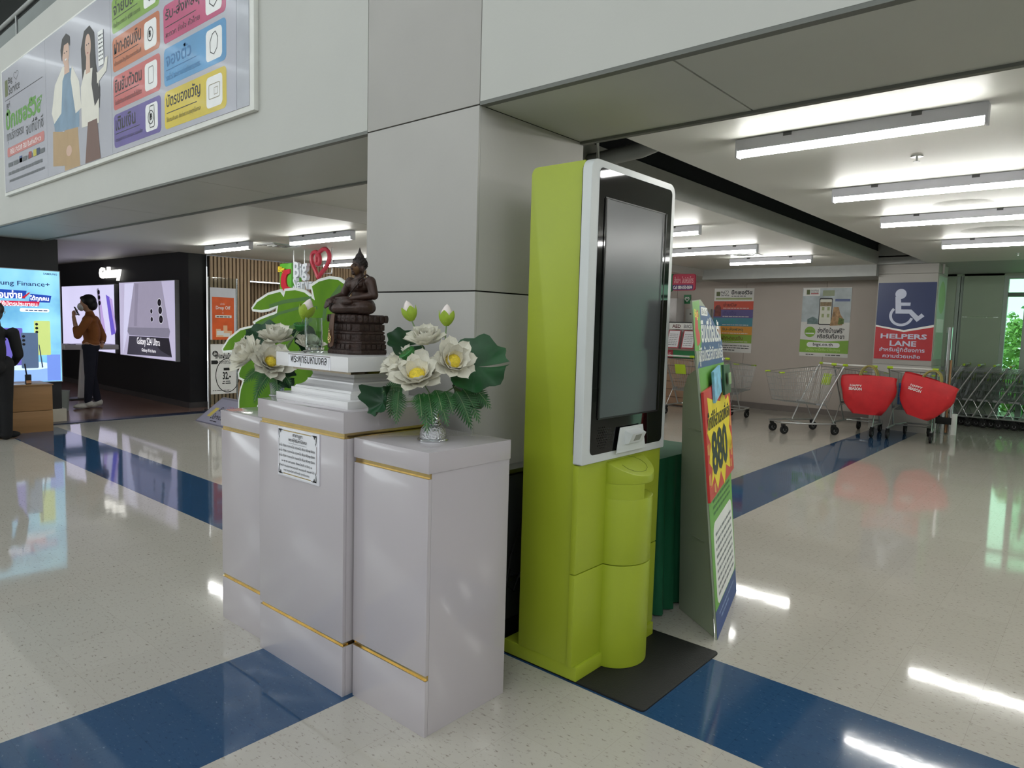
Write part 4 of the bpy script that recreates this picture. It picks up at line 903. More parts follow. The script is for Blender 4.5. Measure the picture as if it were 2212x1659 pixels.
# headline sheet
FB.h = 0.
olive = mat('banner_logo_olive', (90,100,50), .4)
FB.rect('logo_block', *yz(8.72, 3.60, 8.62, 3.76), olive); FB.text('Big', *yz(8.60, 3.69, 8.46, 3.77), pk, .02); FB.text('Service', *yz(8.60, 3.60, 8.22, 3.69), pk, .01)
heart = [(.13*math.sin(t)**3*.6, .1*(13*math.cos(t)-5*math.cos(2*t)-2*math.cos(3*t)-math.cos(4*t))/16*.8) for t in [k*math.pi/14 for k in range(28)]]
FB.stroke('logo_heart', [(-8.33+a, 3.745+b_*.55) for a, b_ in heart], .006, pk, close=True)
FB.rect('divider', *yz(8.73, 3.561, 7.53, 3.567), pk)
FB.text('ศูนย์', *yz(8.68, 3.46, 8.56, 3.54), pk, .01); bg_ = mat('banner_green_ink', (92,150,60), .4); FB.text('บิ๊กเซอร์วิส', *yz(8.72, 3.27, 7.56, 3.47), bg_, .04)
FB.text('ทุกบริการครบ', *yz(8.70, 3.13, 8.14, 3.25), mat('banner_ink_dark', (50,52,54), .4), .0); FB.text('จบที่บิ๊กซี', *yz(8.06, 3.13, 7.54, 3.25), mat('banner_ink_dark', (50,52,54), .4), .0)
FB.rect('red_pill', *yz(8.70, 3.0, 7.52, 3.09), mat('banner_rose', (196,120,116), .3), .03); [FB.text(a_, *yz(b0_, 3.02, b1_, 3.07), pw, .01) for a_, b0_, b1_ in (('ครบ', 8.6, 8.46), ('สะดวก', 8.42, 8.2), ('จบ', 8.16, 8.06), ('ในที่เดียว', 8.02, 7.62))]
smallprint(FB, 'partner_logos', [(-8.68, 2.90, -7.52, 2.955), (-8.68, 2.82, -7.6, 2.86), (-8.66, 2.75, -7.54, 2.78)], mat('banner_logo_grey', (96,100,104), .4), 11)
for k, (a, c) in enumerate(((8.3,(60,80,130)),(8.0,(150,60,60)),(7.85,(190,180,60)),(7.75,(40,60,90)))): FB.rect('partner_logo', *yz(a, 2.90, a-.09, 2.96), mat('banner_partner_%d' % k, c, .4))
# two printed figures, plain stand-ins
skin_p = mat('print_skin', (206,172,152), .4); hair_p = mat('print_hair', (34,28,28), .4); denim_p = mat('print_blue_grey', (120,146,168), .4, var=.15, scale=6); cream_p = mat('print_cream', (222,218,206), .4); kraft_p = mat('print_kraft', (176,146,106), .4); brown_p = mat('print_brown', (110,80,70), .4)
def pz(*pts): return [(-y, z) for y, z in pts]
def pell(y, z, ry, rz, n_=22): return [(-y+ry*math.cos(2*math.pi*k/n_), z+rz*math.sin(2*math.pi*k/n_)) for k in range(n_)]
FB.h = 0.
FB.poly('print_trousers', pz((7.0,2.665),(6.62,2.665),(6.66,3.02),(6.98,3.02)), kraft_p)
FB.poly('print_shirt', pz((7.22,3.02),(6.62,2.98),(6.60,3.32),(6.74,3.48),(6.95,3.5),(7.2,3.38),(7.28,3.18)), denim_p)
FB.poly('print_sweater', pz((7.24,3.1),(7.05,3.16),(7.0,3.42),(6.9,3.5),(6.98,3.54),(7.2,3.42),(7.3,3.2)), cream_p); FB.poly('print_sleeve', pz((6.76,3.5),(6.6,3.34),(6.56,3.12),(6.7,3.1),(6.8,3.4)), cream_p)
FB.poly('print_carton', pz((7.3,2.74),(6.9,2.70),(6.9,2.98),(7.28,3.04)), kraft_p); FB.poly('print_hand', pell(6.88, 2.82, .07, .045), skin_p)
FB.poly('print_neck', pz((6.95,3.46),(6.82,3.46),(6.84,3.56),(6.94,3.56)), skin_p); FB.poly('print_head', pell(6.9, 3.63, .085, .105), skin_p)
FB.poly('print_hair', pz((7.0,3.58),(7.03,3.68),(6.98,3.76),(6.88,3.785),(6.79,3.74),(6.79,3.66),(6.84,3.70),(6.94,3.70),(6.97,3.64)), hair_p)
FB.poly('print_long_hair', pz((6.52,3.3),(6.54,3.58),(6.46,3.70),(6.34,3.715),(6.24,3.64),(6.22,3.4),(6.14,3.2),(6.16,3.05),(6.34,3.1),(6.4,3.3)), hair_p)
FB.poly('print_blouse', pz((6.56,2.96),(6.18,2.94),(6.16,3.3),(6.28,3.38),(6.46,3.4),(6.56,3.28)), cream_p); FB.poly('print_skirt', pz((6.5,2.665),(6.16,2.665),(6.22,2.98),(6.42,2.98)), brown_p)
FB.poly('print_lock', pz((6.26,3.5),(6.2,3.3),(6.14,3.14),(6.26,3.08),(6.32,3.26)), hair_p)
FB.poly('print_face', pell(6.38, 3.565, .065, .095), skin_p); FB.poly('print_neck', pz((6.44,3.36),(6.34,3.36),(6.34,3.5),(6.42,3.5)), skin_p); FB.poly('print_arm', pz((6.2,3.24),(6.0,3.3),(5.97,3.4),(6.02,3.4),(6.06,3.34),(6.2,3.32)), cream_p)
for y in (6.93, 6.87): FB.poly('print_eye', pell(y, 3.635, .012, .006, 8), hair_p)
for y in (6.405, 6.36): FB.poly('print_eye', pell(y, 3.58, .01, .006, 8), hair_p)
FB.poly('print_smile', pell(6.895, 3.575, .025, .008, 10), pw); FB.poly('print_smile', pell(6.385, 3.515, .018, .006, 10), mat('print_lip', (176,96,90), .4))
FB.rect('print_receipt', *yz(6.16, 3.36, 6.05, 3.62), pw, .0); smallprint(FB, 'receipt_print', [(-6.15, 3.4+.03*k, -6.06, 3.415+.03*k) for k in range(7)], mat('banner_ink_dark', (50,52,54), .4), 4)
# ================================================================== phone shop
XW = 4.9
def lightbox(name, label, y0, y1, z0, z1, col, parts, emit=.9):
    t = thing(name, label, 'light box', (XW, (y0+y1)/2, z0))
    box(XW-.07, XW, y0, y1, z0, z1).build('case', mat('light_box_case', (150,150,156), .4), t, bevel=.004)
    b = Board(t, (XW-.07, 0, 0), U_X, V_Z, h=.0005, step=.0002)
    b.rect('lit_panel', -y1+.01, z0+.01, -y0-.01, z1-.01, mat(name+'_lit', col, .3, emit=emit, var=.06, scale=1.0)); return t, b
def em_(n_, c, e=.9): return mat('lit_'+n_, c, .35, emit=e, var=.02)
t, b = lightbox('phone_light_box', 'glowing light box showing a grey phone and camera lenses on black wall', 11.17, 13.42, .71, 1.995, (190,184,212), None, .85)
def q_(px, x=XW-.07): p = at(px, x=x); return (-p.y, p.z)
z2 = lambda a, c: (a/3.456, 480+c/3.456)
b.poly('print_side_glow', [q_(z2(*p)) for p in ((930,460),(1000,455),(960,780),(920,985))], em_('pale', (206,204,232)))
b.poly('print_phone_back', [q_(z2(*p)) for p in ((1000,452),(1205,440),(1262,790),(955,785))], em_('phone_grey', (158,152,174), .8))
b.poly('print_phone_edge', [q_(z2(*p)) for p in ((955,785),(1262,790),(1270,815),(1262,862),(965,842),(952,815))], em_('phone_edge', (140,136,156), .7))
b.poly('print_reflection', [q_(z2(*p)) for p in ((965,848),(1262,866),(1285,1010),(950,985))], em_('phone_dark', (74,72,86), .6))
b.poly('print_reflection_dark', [q_(z2(*p)) for p in ((1120,856),(1262,866),(1282,1005),(1200,960))], em_('phone_darker', (50,48,58), .5))
b.poly('print_slot', [q_(z2(*p)) for p in ((1010,460),(1035,458),(1022,775),(1000,775))], em_('phone_slot', (148,142,164), .75))
for (a, c, r_) in ((1190,600,27),(1197,658,28),(1203,725,29),(1132,665,17),(1135,725,18)):
    for k, (rr, mm) in enumerate(((1.0, em_('lens_ring', (196,194,206), .9)), (.82, em_('lens_dark', (26,24,32), .3)), (.4, em_('lens_core', (60,54,70), .4)))):
        u, v = q_(z2(a, c)); w_ = r_*rr/3.456*13/1504*1.05; b.disc('print_lens', u, v, w_*1.15, mm, ry=w_, n=20)
u0, v0 = q_(z2(1025,925)); u1, v1 = q_(z2(1195,885)); b.text('Galaxy S24 Ultra', u0, v0, u1, v1+.03, em_('white_letter', (250,248,255), 1.1), .0)
u0, v0 = q_(z2(1060,972)); u1, v1 = q_(z2(1165,955)); b.text('Galaxy AI is here', u0, v0, u1, v1+.01, em_('white_letter', (250,248,255), 1.1), .0)
t, b = lightbox('phone_light_box.001', 'glowing light box showing slim lilac phones behind the caller', 13.64, 16.45, .72, 1.97, (206,202,234), None, 1.)
for pts_, mm in ((((722,500),(742,505),(790,820),(765,818)), em_('lilac', (184,160,216))), (((722,500),(735,490),(755,760),(748,760)), em_('phone_edge', (140,136,156), .7)), (((790,540),(820,560),(862,830),(832,845)), em_('violet', (110,92,200))), (((815,560),(838,575),(868,800),(862,830)), em_('lilac', (184,160,216)))):
    b.poly('print_phone', [q_(z2(*p)) for p in pts_], mm)
for (a, c) in ((737,522),(740,562),(744,603)): u, v = q_(z2(a, c)); b.disc('print_lens', u, v, .06, em_('lens_dark', (26,24,32), .3), ry=.045, n=14)
gs = thing('shop_letter_sign', 'glowing white channel letters on the black shop wall', 'sign', (XW, 14, 2.08)); b = Board(gs, (XW-.012, 0, 0), U_X, V_Z, h=0)
for k, ch in enumerate('Galaxy'):
    w_ = (.26, .2, .1, .2, .2, .2)[k]; y_ = 14.42-sum((.26, .2, .1, .2, .2, .2)[:k])*.86
    up_ = .2 if ch in 'Gl' else .14; dn = .055 if ch == 'y' else 0
    b.text(ch, -y_, 2.085-dn, -y_+w_*.8, 2.085+up_, em_('channel_letter', (255,252,246), 1.6), .03, name='letter', th=.04)
for y in (13.0,): pass
# finance light box on the front
t = thing('finance_light_box', 'tall glowing blue finance light box beside the shop entrance', 'light box', (2.5, 10.45, .53))
box(1.6, 3.055, 10.45, 10.5, .53, 1.975).build('case', mat('light_box_case', (150,150,156), .4), t, bevel=.004)
b = Board(t, (0, 10.45, 0), U_Y, V_Z, h=.0005, step=.0002)
sky_l = mat('lit_sky_gradient', (92,170,222), .3, emit=1.1, var=.35, scale=1.6, tint2=(150,214,236)); b.rect('lit_panel', 1.61, .54, 3.045, 1.965, sky_l)
b.text('SAMSUNG', 2.865, 1.915, 3.02, 1.94, em_('deep_blue', (20,50,120), .3), .02); b.text('Samsung Finance+', 2.20, 1.745, 2.935, 1.82, em_('deep_blue', (20,50,120), .3), .01)
b.poly('blue_strip', [(2.2,1.60),(2.66,1.6),(2.68,1.70),(2.2,1.71)], em_('royal', (24,70,180), .6)); b.poly('blue_strip', [(2.70,1.56),(2.93,1.56),(2.95,1.65),(2.72,1.665)], em_('royal', (24,70,180), .6))
b.text('ผ่อนง่าย', 2.33, 1.60, 2.63, 1.70, em_('white_letter', (250,248,255), 1.1), .03); b.text('ได้ทุกคน', 2.71, 1.565, 2.92, 1.645, em_('white_letter', (250,248,255), 1.1), .03)
b.poly('red_tick', [(2.62,1.62),(2.65,1.60),(2.72,1.68),(2.70,1.68),(2.65,1.635)], em_('tick_red', (210,30,50), .6))
b.poly('red_strip', [(2.3,1.50),(2.80,1.51),(2.82,1.57),(2.3,1.565)], em_('strip_red', (206,30,70), .7)); b.text('แค่ใช้บัตรประชาชน', 2.32, 1.505, 2.79, 1.565, em_('white_letter', (250,248,255), 1.1), .02)
b.rect('white_pill', 2.6, 1.435, 2.92, 1.48, em_('white_panel', (236,244,250), 1.), .02); smallprint(b, 'pill_print', [(2.66, 1.45, 2.9, 1.465)], em_('deep_blue', (20,50,120), .3), 3)
b.disc('podium', 2.62, .74, .33, em_('podium', (200,222,244), 1.), ry=.07); b.rect('podium_side', 2.29, .55, 2.95, .74, em_('podium_side', (140,176,230), .9)); b.disc('podium', 2.62, .745, .33, em_('podium', (200,222,244), 1.), ry=.05)
b.rect('podium_side', 2.88, .55, 3.03, .89, em_('podium_violet', (110,140,220), .9))
for (u0, v0, u1, v1, c, n_) in ((2.40,.76,2.62,1.23,(108,98,190),'purple'), (2.745,.885,2.925,1.325,(196,214,130),'lime'), (2.60,.72,2.785,1.17,(84,104,136),'slate')):
    b.rect('print_phone', u0, v0, u1, v1, em_('phone_'+n_, c, .75), .015)
    for k in range(3): b.disc('print_lens', u0+.03, v1-.045-.05*k, .017, em_('lens_dark', (26,24,32), .3), n=14)
b.poly('print_stylus', [(2.79,1.02),(2.80,1.02),(2.835,.73),(2.82,.72)], em_('phone_slate2', (60,74,100), .5))
# shop floor furniture and people
tb = thing('display_table', 'white pedestal display table behind the person on the phone', 'table', (4.1, 13.0, 0))
wht = mat('white_lacquer', (210,206,206), .35)
box(3.75, 4.55, 12.7, 13.3, .84, .92).build('tabletop', wht, tb, bevel=.008); MB().add([(4.02,12.95,.03),(4.12,12.95,.03),(4.12,13.05,.03),(4.02,13.05,.03),(4.08,12.95,.84),(4.2,12.95,.84),(4.2,13.05,.84),(4.08,13.05,.84)], [(0,3,2,1),(4,5,6,7),(0,1,5,4),(1,2,6,5),(2,3,7,6),(3,0,4,7)]).build('column', wht, tb); box(3.85, 4.3, 12.85, 13.15, .004, .03).build('foot', mat('dark_foot', (40,38,40), .4), tb, bevel=.004)
ph = thing('display_phone', 'dark phone lying on the white display table', 'phone', (3.9, 12.9, .92)); box(3.86, 3.94, 12.8, 12.95, .92, .928).build('body', mat('phone_black', (20,20,24), .2), ph, bevel=.002); box(3.865, 3.935, 12.805, 12.945, .928, .9285).build('screen', mat('phone_glass', (30,32,40), .1), ph)
ct = thing('wooden_counter', 'low brown wooden counter below the blue finance light box', 'counter', (2.45, 9.95, 0)); wood = mat('brown_veneer', (150,112,72), .45, var=.12, scale=3, stretch=(.6, .6, 6))
box(1.9, 2.72, 9.7, 10.2, 0, .255).build('lower_panel', wood, ct, bevel=.002); box(1.9, 2.72, 9.702, 10.2, .26, .56).build('upper_panel', wood, ct, bevel=.002); box(1.89, 2.73, 9.69, 10.21, .56, .575).build('top', wood, ct, bevel=.002)
wt = thing('walkie_talkie', 'small black two way radio standing on the wooden counter', 'radio', (2.50, 9.8, .575)); box(2.47, 2.53, 9.78, 9.82, .575, .69).build('body', mat('radio_black', (24,22,22), .5), wt, bevel=.006); MB().tube([(2.485, 9.8, .69), (2.47, 9.8, .82)], .008, 8).build('antenna', mat('radio_black', (24,22,22), .5), wt); box(2.475, 2.525, 9.776, 9.78, .585, .62).build('label', mat('radio_label', (200,150,110), .5), wt)
pp_ = MB().prism([(2.2,9.75),(2.46,9.74),(2.47,9.86),(2.22,9.9)], .576, .579).build('paper_sheet', paper, None); tag(pp_, 'loose paper sheet on the wooden counter', 'paper')
gb = thing('clear_bin', 'translucent plastic bin on the shop floor behind the light box', 'bin', (3.35, 11.6, 0)); MB().lathe([(.1,.005),(.12,.3),(.125,.3),(.118,.29),(.095,.02)], (3.35, 11.6, 0), 20).build('tub', mat('cloudy_plastic', (170,180,176), .3, alpha=.6), gb); MB().ell((3.35, 11.6, .2), .08, .08, .06).build('liner_contents', mat('teal_plastic', (70,110,104), .5), gb)
# ------------------------------------------------------------------ people
skin = mat('skin_tone', (196,150,124), .5, var=.04); blackcl = mat('black_clothing', (14,14,17), .8, var=.1); hairm = mat('black_hair', (16,15,17), .5)
def person_body(P_, root, m): pass
def fr(base, ang):
    c, s_ = math.cos(ang), math.sin(ang); base = Vector(base)
    return lambda f_, l_, z_: base + Vector((c*f_ - s_*l_, s_*f_ + c*l_, z_))
pe = thing('person', 'person in brown shirt and white mask holding a phone to the ear', 'person', (3.79, 11.67, .004))
F = fr((3.79, 11.67, .004), R(152))
g = MB()
g.ell(F(.04,0,1.58), .088, .072, .11); g.ell(F(.06,0,1.53), .065, .055, .065); g.cap(F(.0,0,1.40), F(.02,0,1.5), .052, .048)
g.ell(F(-.01,0,1.16), .1, .16, .2); g.ell(F(0,0,1.32), .09, .17, .08); g.ell(F(0,0,.96), .11, .155, .12)
g.cap(F(-.03,-.19,1.34), F(-.12,-.25,1.08), .05, .042); g.cap(F(-.12,-.25,1.08), F(-.13,-.12,.96), .038, .028)
g.cap(F(0,.19,1.34), F(.13,.2,1.1), .05, .042); g.cap(F(.13,.2,1.1), F(.19,.12,1.38), .036, .028)
g.ell(F(.19,.105,1.43), .03, .022, .045); g.ell(F(-.13,-.09,.94), .028, .03, .045)
for s_ in (-1, 1): g.cap(F(0,s_*.08,.94), F(.01,s_*.085,.5), .085, .056); g.cap(F(.01,s_*.085,.5), F(-.01+.05*s_,s_*.08,.07), .054, .035); g.ell(F(.05+.05*s_,s_*.08,.04), .11, .035, .03)
blob(g, .016, 'body', skin, pe, 2)
g = MB(); g.ell(F(-.015,0,1.14), .112, .172, .22); g.ell(F(0,0,1.33), .1, .18, .085); g.ell(F(-.005,0,.99), .118, .165, .06)
g.cap(F(-.03,-.19,1.34), F(-.12,-.25,1.08), .062, .056); g.cap(F(-.12,-.25,1.08), F(-.125,-.19,1.02), .054, .05); g.cap(F(0,.19,1.34), F(.13,.2,1.1), .062, .054); g.cap(F(.13,.2,1.1), F(.155,.17,1.2), .052, .046); g.cap(F(0,0,1.38), F(.005,0,1.43), .075, .06)
blob(g, .016, 'shirt', mat('brown_shirt', (146,88,44), .8, var=.12, scale=12), pe, 3)
g = MB(); g.ell(F(0,0,.93), .118, .16, .1)
for s_ in (-1, 1): g.cap(F(0,s_*.08,.92), F(.01,s_*.085,.5), .095, .068); g.cap(F(.01,s_*.085,.5), F(-.01+.05*s_,s_*.08,.12), .066, .052)
blob(g, .016, 'trousers', mat('navy_trousers', (24,26,42), .85), pe, 2)
for s_ in (-1, 1):
    g = MB(); g.ell(F(.05+.05*s_,s_*.08,.045), .135, .048, .042); g.ell(F(-.03+.05*s_,s_*.08,.08), .055, .045, .05); g.ell(F(.13+.05*s_,s_*.08,.035), .06, .045, .032)
    blob(g, .01, 'shoe', mat('white_trainer', (216,214,210), .6), pe, 2)
g = MB(); g.ell(F(.01,0,1.62), .105, .09, .1); g.ell(F(-.03,0,1.56), .075, .085, .09); g.ell(F(.085,0,1.655), .04, .07, .035)
blob(g, .012, 'hair', hairm, pe, 2)
MB().ell(F(.112,0,1.525), .05, .068, .062).build('face_mask', mat('white_mask', (226,224,226), .7), pe)
box(-.04, .04, -.006, .006, -.075, .075); MB().xbox(F(.15,.10,1.46), .012, .07, .14, Matrix.Rotation(R(152), 4, 'Z') @ Matrix.Rotation(R(25), 4, 'Y')).build('mobile_phone', mat('phone_black', (20,20,24), .2), pe, bevel=.004)
for k in range(4): MB().cap(F(.165,.125-.0,1.405+.022*k), F(.15,.075,1.41+.022*k), .009, .008, 8).build('finger', skin, pe)
MB().tube([F(-.13+.03*math.cos(t),-.15+.03*math.sin(t),.985) for t in [k*math.pi/6 for k in range(13)]], .008, 6).build('wristwatch', mat('phone_black', (20,20,24), .2), pe)
pm = thing('person', 'person in all black clothing standing at the wooden counter', 'person', (2.08, 9.39, 0)); F = fr((2.08, 9.39, 0), R(70))
g = MB(); g.ell(F(.12,0,1.42), .085, .075, .11); g.cap(F(.02,0,1.26), F(.08,0,1.36), .055, .05)
for s_ in (-1, 1): g.cap(F(0,s_*.18,1.2), F(.03,s_*.22,.95), .05, .042); g.cap(F(.03,s_*.22,.95), F(.16,s_*.16,.85), .036, .03); g.ell(F(.22,s_*.13,.84), .05, .025, .03)
g.ell(F(-.02,0,1.0), .1, .17, .22); g.ell(F(-.03,0,.85), .11, .16, .1)
for s_ in (-1, 1): g.cap(F(-.02,s_*.09,.85), F(0,s_*.09,.45), .085, .056); g.cap(F(0,s_*.09,.45), F(-.02,s_*.09,.08), .052, .036); g.ell(F(.05,s_*.09,.04), .11, .04, .035)
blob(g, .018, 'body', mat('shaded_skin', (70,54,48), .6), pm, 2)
g = MB(); g.ell(F(-.02,0,1.0), .115, .185, .24); g.ell(F(.01,0,1.2), .105, .2, .1); g.ell(F(-.03,0,.82), .125, .175, .12); g.cap(F(.03,0,1.22), F(.08,0,1.32), .075, .062)
for s_ in (-1, 1): g.cap(F(0,s_*.18,1.2), F(.03,s_*.22,.95), .062, .054); g.cap(F(.03,s_*.22,.95), F(.16,s_*.16,.85), .05, .04)
blob(g, .018, 'jacket', blackcl, pm, 2)
g = MB(); g.ell(F(-.03,0,.82), .12, .165, .1)
for s_ in (-1, 1): g.cap(F(-.02,s_*.09,.85), F(0,s_*.09,.45), .1, .075); g.cap(F(0,s_*.09,.45), F(-.02,s_*.09,.06), .073, .062)
blob(g, .018, 'trousers', blackcl, pm, 2)
for s_ in (-1, 1): blob(MB().ell(F(.05,s_*.09,.045), .135, .052, .045).ell(F(-.03,s_*.09,.06), .06, .05, .055), .012, 'shoe', blackcl, pm, 2)
g = MB(); g.ell(F(.11,0,1.46), .1, .092, .095); g.ell(F(.07,0,1.4), .07, .085, .09); blob(g, .014, 'hair', hairm, pm, 2)
MB().tube([F(.1,-.085,1.45), F(.13,-.1,1.43), F(.18,-.088,1.41)], .004, 5).build('mask_strap', mat('white_mask', (226,224,226), .7), pm)
# ================================================================== service bay: hanging logo, poster stand, floor sign
HX = 5.3
hs = thing('hanging_logo_sign', 'hanging green Big C logo box with white letters and red heart loop', 'sign', (HX, 8.6, 1.7))
b = Board(hs, (HX, 0, 0), U_X, V_Z, h=0, step=.002)
def HP(a, c): return b.P((420+a/3.95, 500+c/3.95))
(u0, v1), (u1, v0) = HP(728,275), HP(828,492); v0 -= .06
sg = mat('sign_green', (92,176,54), .4); MB().box(HX, HX+.16, -u1, -u0, v0, v1).build('logo_box', sg, hs, bevel=.006)
b.h = .001; b.poly('logo_letter', [(u0+(u1-u0)*p, v0+(v1-v0)*q) for p, q in ((.95,.80),(.95,.66),(.72,.62),(.62,.5),(.62,.36),(.72,.24),(.95,.2),(.95,.05),(.45,.08),(.2,.25),(.2,.52),(.4,.78))], mat('sign_red', (196,40,60), .4), th=.02)
b.h = .022; b.text('Big', u0+.03*(u1-u0), v0+(v1-v0)*.66, u0+.55*(u1-u0), v0+(v1-v0)*.9, mat('sign_yellow', (240,214,60), .4), .03, th=.01)
wl_ = mat('sign_white_acrylic', (222,228,236), .3); b.h = .0
(a0, c1), (a1, c0) = HP(872,262), HP(990,392)
for k, ch in enumerate('Big'): b.text(ch, a0+(a1-a0)*(.0,.48,.6)[k], c0 if ch != 'g' else c0-.05, a0+(a1-a0)*(.42,.58,1.0)[k], c1 if ch == 'B' else c1-.03, wl_, .02, name='letter', th=.05)
(a0, c1), (a1, c0) = HP(872,395), HP(1120,495)
for k, ch in enumerate('Service'): b.text(ch, a0+(a1-a0)*k/7, c0, a0+(a1-a0)*(k+.82)/7, c1 if ch == 'S' else c1-.06, wl_, .02, name='letter', th=.05)
hp_ = [(1045,395),(1020,330),(992,265),(990,205),(1010,175),(1040,180),(1058,220),(1055,270),(1035,275),(1028,235),(1045,190),(1080,155),(1110,150),(1135,180),(1140,230),(1115,300),(1075,350),(1045,395)]
P_ = [HP(*p) for p in hp_]; mbh = MB(); Q = [Vector((HX+.02, -u, v)) for u, v in P_]
sm_ = []
for i in range(len(Q)-1):
    p0, p1, p2, p3 = Q[max(i-1,0)], Q[i], Q[i+1], Q[min(i+2,len(Q)-1)]
    for k in range(4):
        t = k/4; sm_.append(.5*((2*p1)+(-p0+p2)*t+(2*p0-5*p1+4*p2-p3)*t*t+(-p0+3*p1-3*p2+p3)*t**3))
mbh.tube(sm_+[Q[-1]], .027, 8).build('heart_loop', mat('rose_red_acrylic', (196,66,84), .35), hs)
for p in ((812,155),(905,150),(1140,165)):
    u, v = HP(*p); MB().tube([(HX+.06, -u, v-.28 if p[0] > 1000 else v-.22), (HX+.06, -u, ZL)], .007, 6).build('hanger_rod', steel, hs)
for zq in (HP(1090,290)[1], HP(1090,355)[1]): MB().tube([(HX+.06, -HP(1000,290)[0], zq), (HX+.06, -HP(1140,290)[0], zq)], .006, 6).build('cross_rod', wl_, hs)
# acrylic poster stand
yp = 10.35; lx, rx = at((452,720), y=yp).x, at((511,720), y=yp).x
pst = thing('acrylic_poster_stand', 'clear acrylic stand holding an orange and a black poster by the black wall', 'poster stand', ((lx+rx)/2, yp, 0))
acr = pane_mat('clear_acrylic', (236,240,240)); ztop = at((480,600), y=yp).z
box(lx, rx, yp, yp+.006, .1, ztop).build('acrylic_sheet', acr, pst); box(lx-.03, rx+.03, yp-.14, yp+.15, .0, .02).build('base_plate', steel, pst, bevel=.003)
for x in (lx-.012, rx+.012): MB().tube([(x, yp+.003, .02), (x, yp+.003, ztop)], .012, 8).build('post', chrome, pst)
b = Board(pst, (0, yp, 0), U_Y, V_Z, h=.001)
def PP(px): return b.P(px)
zz5 = lambda a, c: (440+a/5.18, 620+c/5.18)
uL, uR = lx+.015, rx-.01
z_ = lambda c: PP(zz5(200, c))[1]
b.rect('backing_sheet', uL, z_(590), uR, z_(10), mat('pale_sheet', (214,216,226), .4)); o_ = mat('orange_print', (226,96,40), .4, var=.12, scale=6)
op = b.rect('orange_poster', uL+.03, z_(590), uR-.03, z_(115), o_)
wdt = uR-uL
b.text('บริการส่ง', uL+.16, z_(200), uR-.18, z_(175), pw, .0, parent=op); b.text('Drop Off', uL+.09, z_(262), uR-.09, z_(212), pw, .02, parent=op); b.text('ได้ที่นี่', uL+.19, z_(300), uR-.2, z_(280), pw, .0, parent=op)
b.rect('white_strip', uL+.08, z_(345), uR-.07, z_(315), pw, .005, parent=op); smallprint(b, 'strip_print', [(uL+.1, z_(338), uR-.1, z_(324))], pk, 3, parent=op)
for a, c, d_ in ((.22,.4,470),(.5,.66,430),(.3,.52,500),(.6,.84,490)): b.rect('print_building', uL+wdt*a, z_(560), uL+wdt*c, z_(d_), mat('print_peach', (240,190,150), .4), parent=op)
b.rect('print_parcel', uL+wdt*.25, z_(540), uL+wdt*.52, z_(490), pw, parent=op); b.rect('print_parcel', uL+wdt*.5, z_(555), uL+wdt*.76, z_(515), pw, parent=op)
wp2 = b.rect('white_poster', uL, z_(1195), uR-.0, z_(640), pw)
b.disc('black_dot', uL+wdt*.18, z_(745), .045, pk, parent=wp2); b.text('ส่ง', uL+wdt*.11, z_(765), uL+wdt*.25, z_(722), pw, .02, parent=wp2); b.text('แฟลชผ่านบิ๊ก', uL+wdt*.18, z_(800), uR-.08, z_(735), pk, .03, parent=wp2)
b.poly('black_arrow', [(uL+.01, z_(862)), (uL+wdt*.25, z_(862)), (uL+wdt*.3, z_(842)), (uL+wdt*.25, z_(820)), (uL+.01, z_(820))], pk, parent=wp2); b.text('ราคาดีทั่วไทย', uL+wdt*.33, z_(860), uR-.06, z_(812), pk, .01, parent=wp2)
b.stroke('black_ring', [(uL+wdt*.66+.19*math.cos(t), z_(990)+.26*math.sin(t)) for t in [k*math.pi/16 for k in range(32)]], .012, pk, parent=wp2, close=True)
b.rect('black_tag', uL+wdt*.5, z_(935), uL+wdt*.82, z_(905), pk, parent=wp2); b.text('32.-', uL+wdt*.46, z_(1035), uR-.09, z_(950), pk, .03, parent=wp2); smallprint(b, 'price_print', [(uL+wdt*.46, z_(1062), uR-.1, z_(1048)), (uL+wdt*.44, z_(1085), uR-.08, z_(1068)), (uL+.03, z_(1160), uR-.1, z_(1150))], pk, 8, parent=wp2)
# sloping floor sign
fs_ = thing('floor_wedge_sign', 'grey sloping floor sign with service logo beside the shop threshold', 'floor sign', (4.6, 9.1, 0))
MB().prism([(4.36,0),(4.8,0),(4.8,.3),(4.76,.3)], 8.55, 9.52, (0,0,0), (1,0,0), (0,0,1), (0,1,0)).build('wedge', mat('grey_sign_body', (120,118,132), .4), fs_, bevel=.004)
sl_ = Vector((.4, 0, .3)).normalized(); b = Board(fs_, (4.36, 9.52, 0), (0,-1,0), sl_, h=.001)
b.rect('sign_face', .02, .02, .95, .47, mat('lilac_grey_face', (150,148,166), .3)); b.rect('logo_block', .14, .13, .24, .3, mat('faded_yellow', (206,186,90), .4)); b.text('Big', .28, .22, .42, .33, pk, .01); b.text('Service', .27, .1, .58, .2, pk, .01)
b.stroke('logo_heart', [(.5+a*.9, .3+c*.9) for a, c in heart], .008, mat('rose_line', (180,100,120), .4), close=True); smallprint(b, 'sign_print', [(.34,.055,.52,.075)], pk, 2)
# small framed notice and white counter block at the recessed bay
nt_ = box(5.98, 6.02, 10.9, 10.94, 1.05, 1.09).build('notice_frame', pk, None, bevel=.002) if False else None
wc = thing('service_counter', 'white topped service counter in the slatted bay behind the leaf cutout', 'counter', (6.4, 10.5, 0)); box(5.95, 7.6, 10.2, 10.7, 1.03, 1.09).build('top', wht, wc, bevel=.004); box(6.0, 7.55, 10.25, 10.7, 0, 1.03).build('front_panel', slat_d, wc, bevel=.003); box(6.02, 7.5, 10.235, 10.25, .45, .47).build('light_strip', mat('lit_strip', (255,250,240), .4, emit=3., var=0), wc)
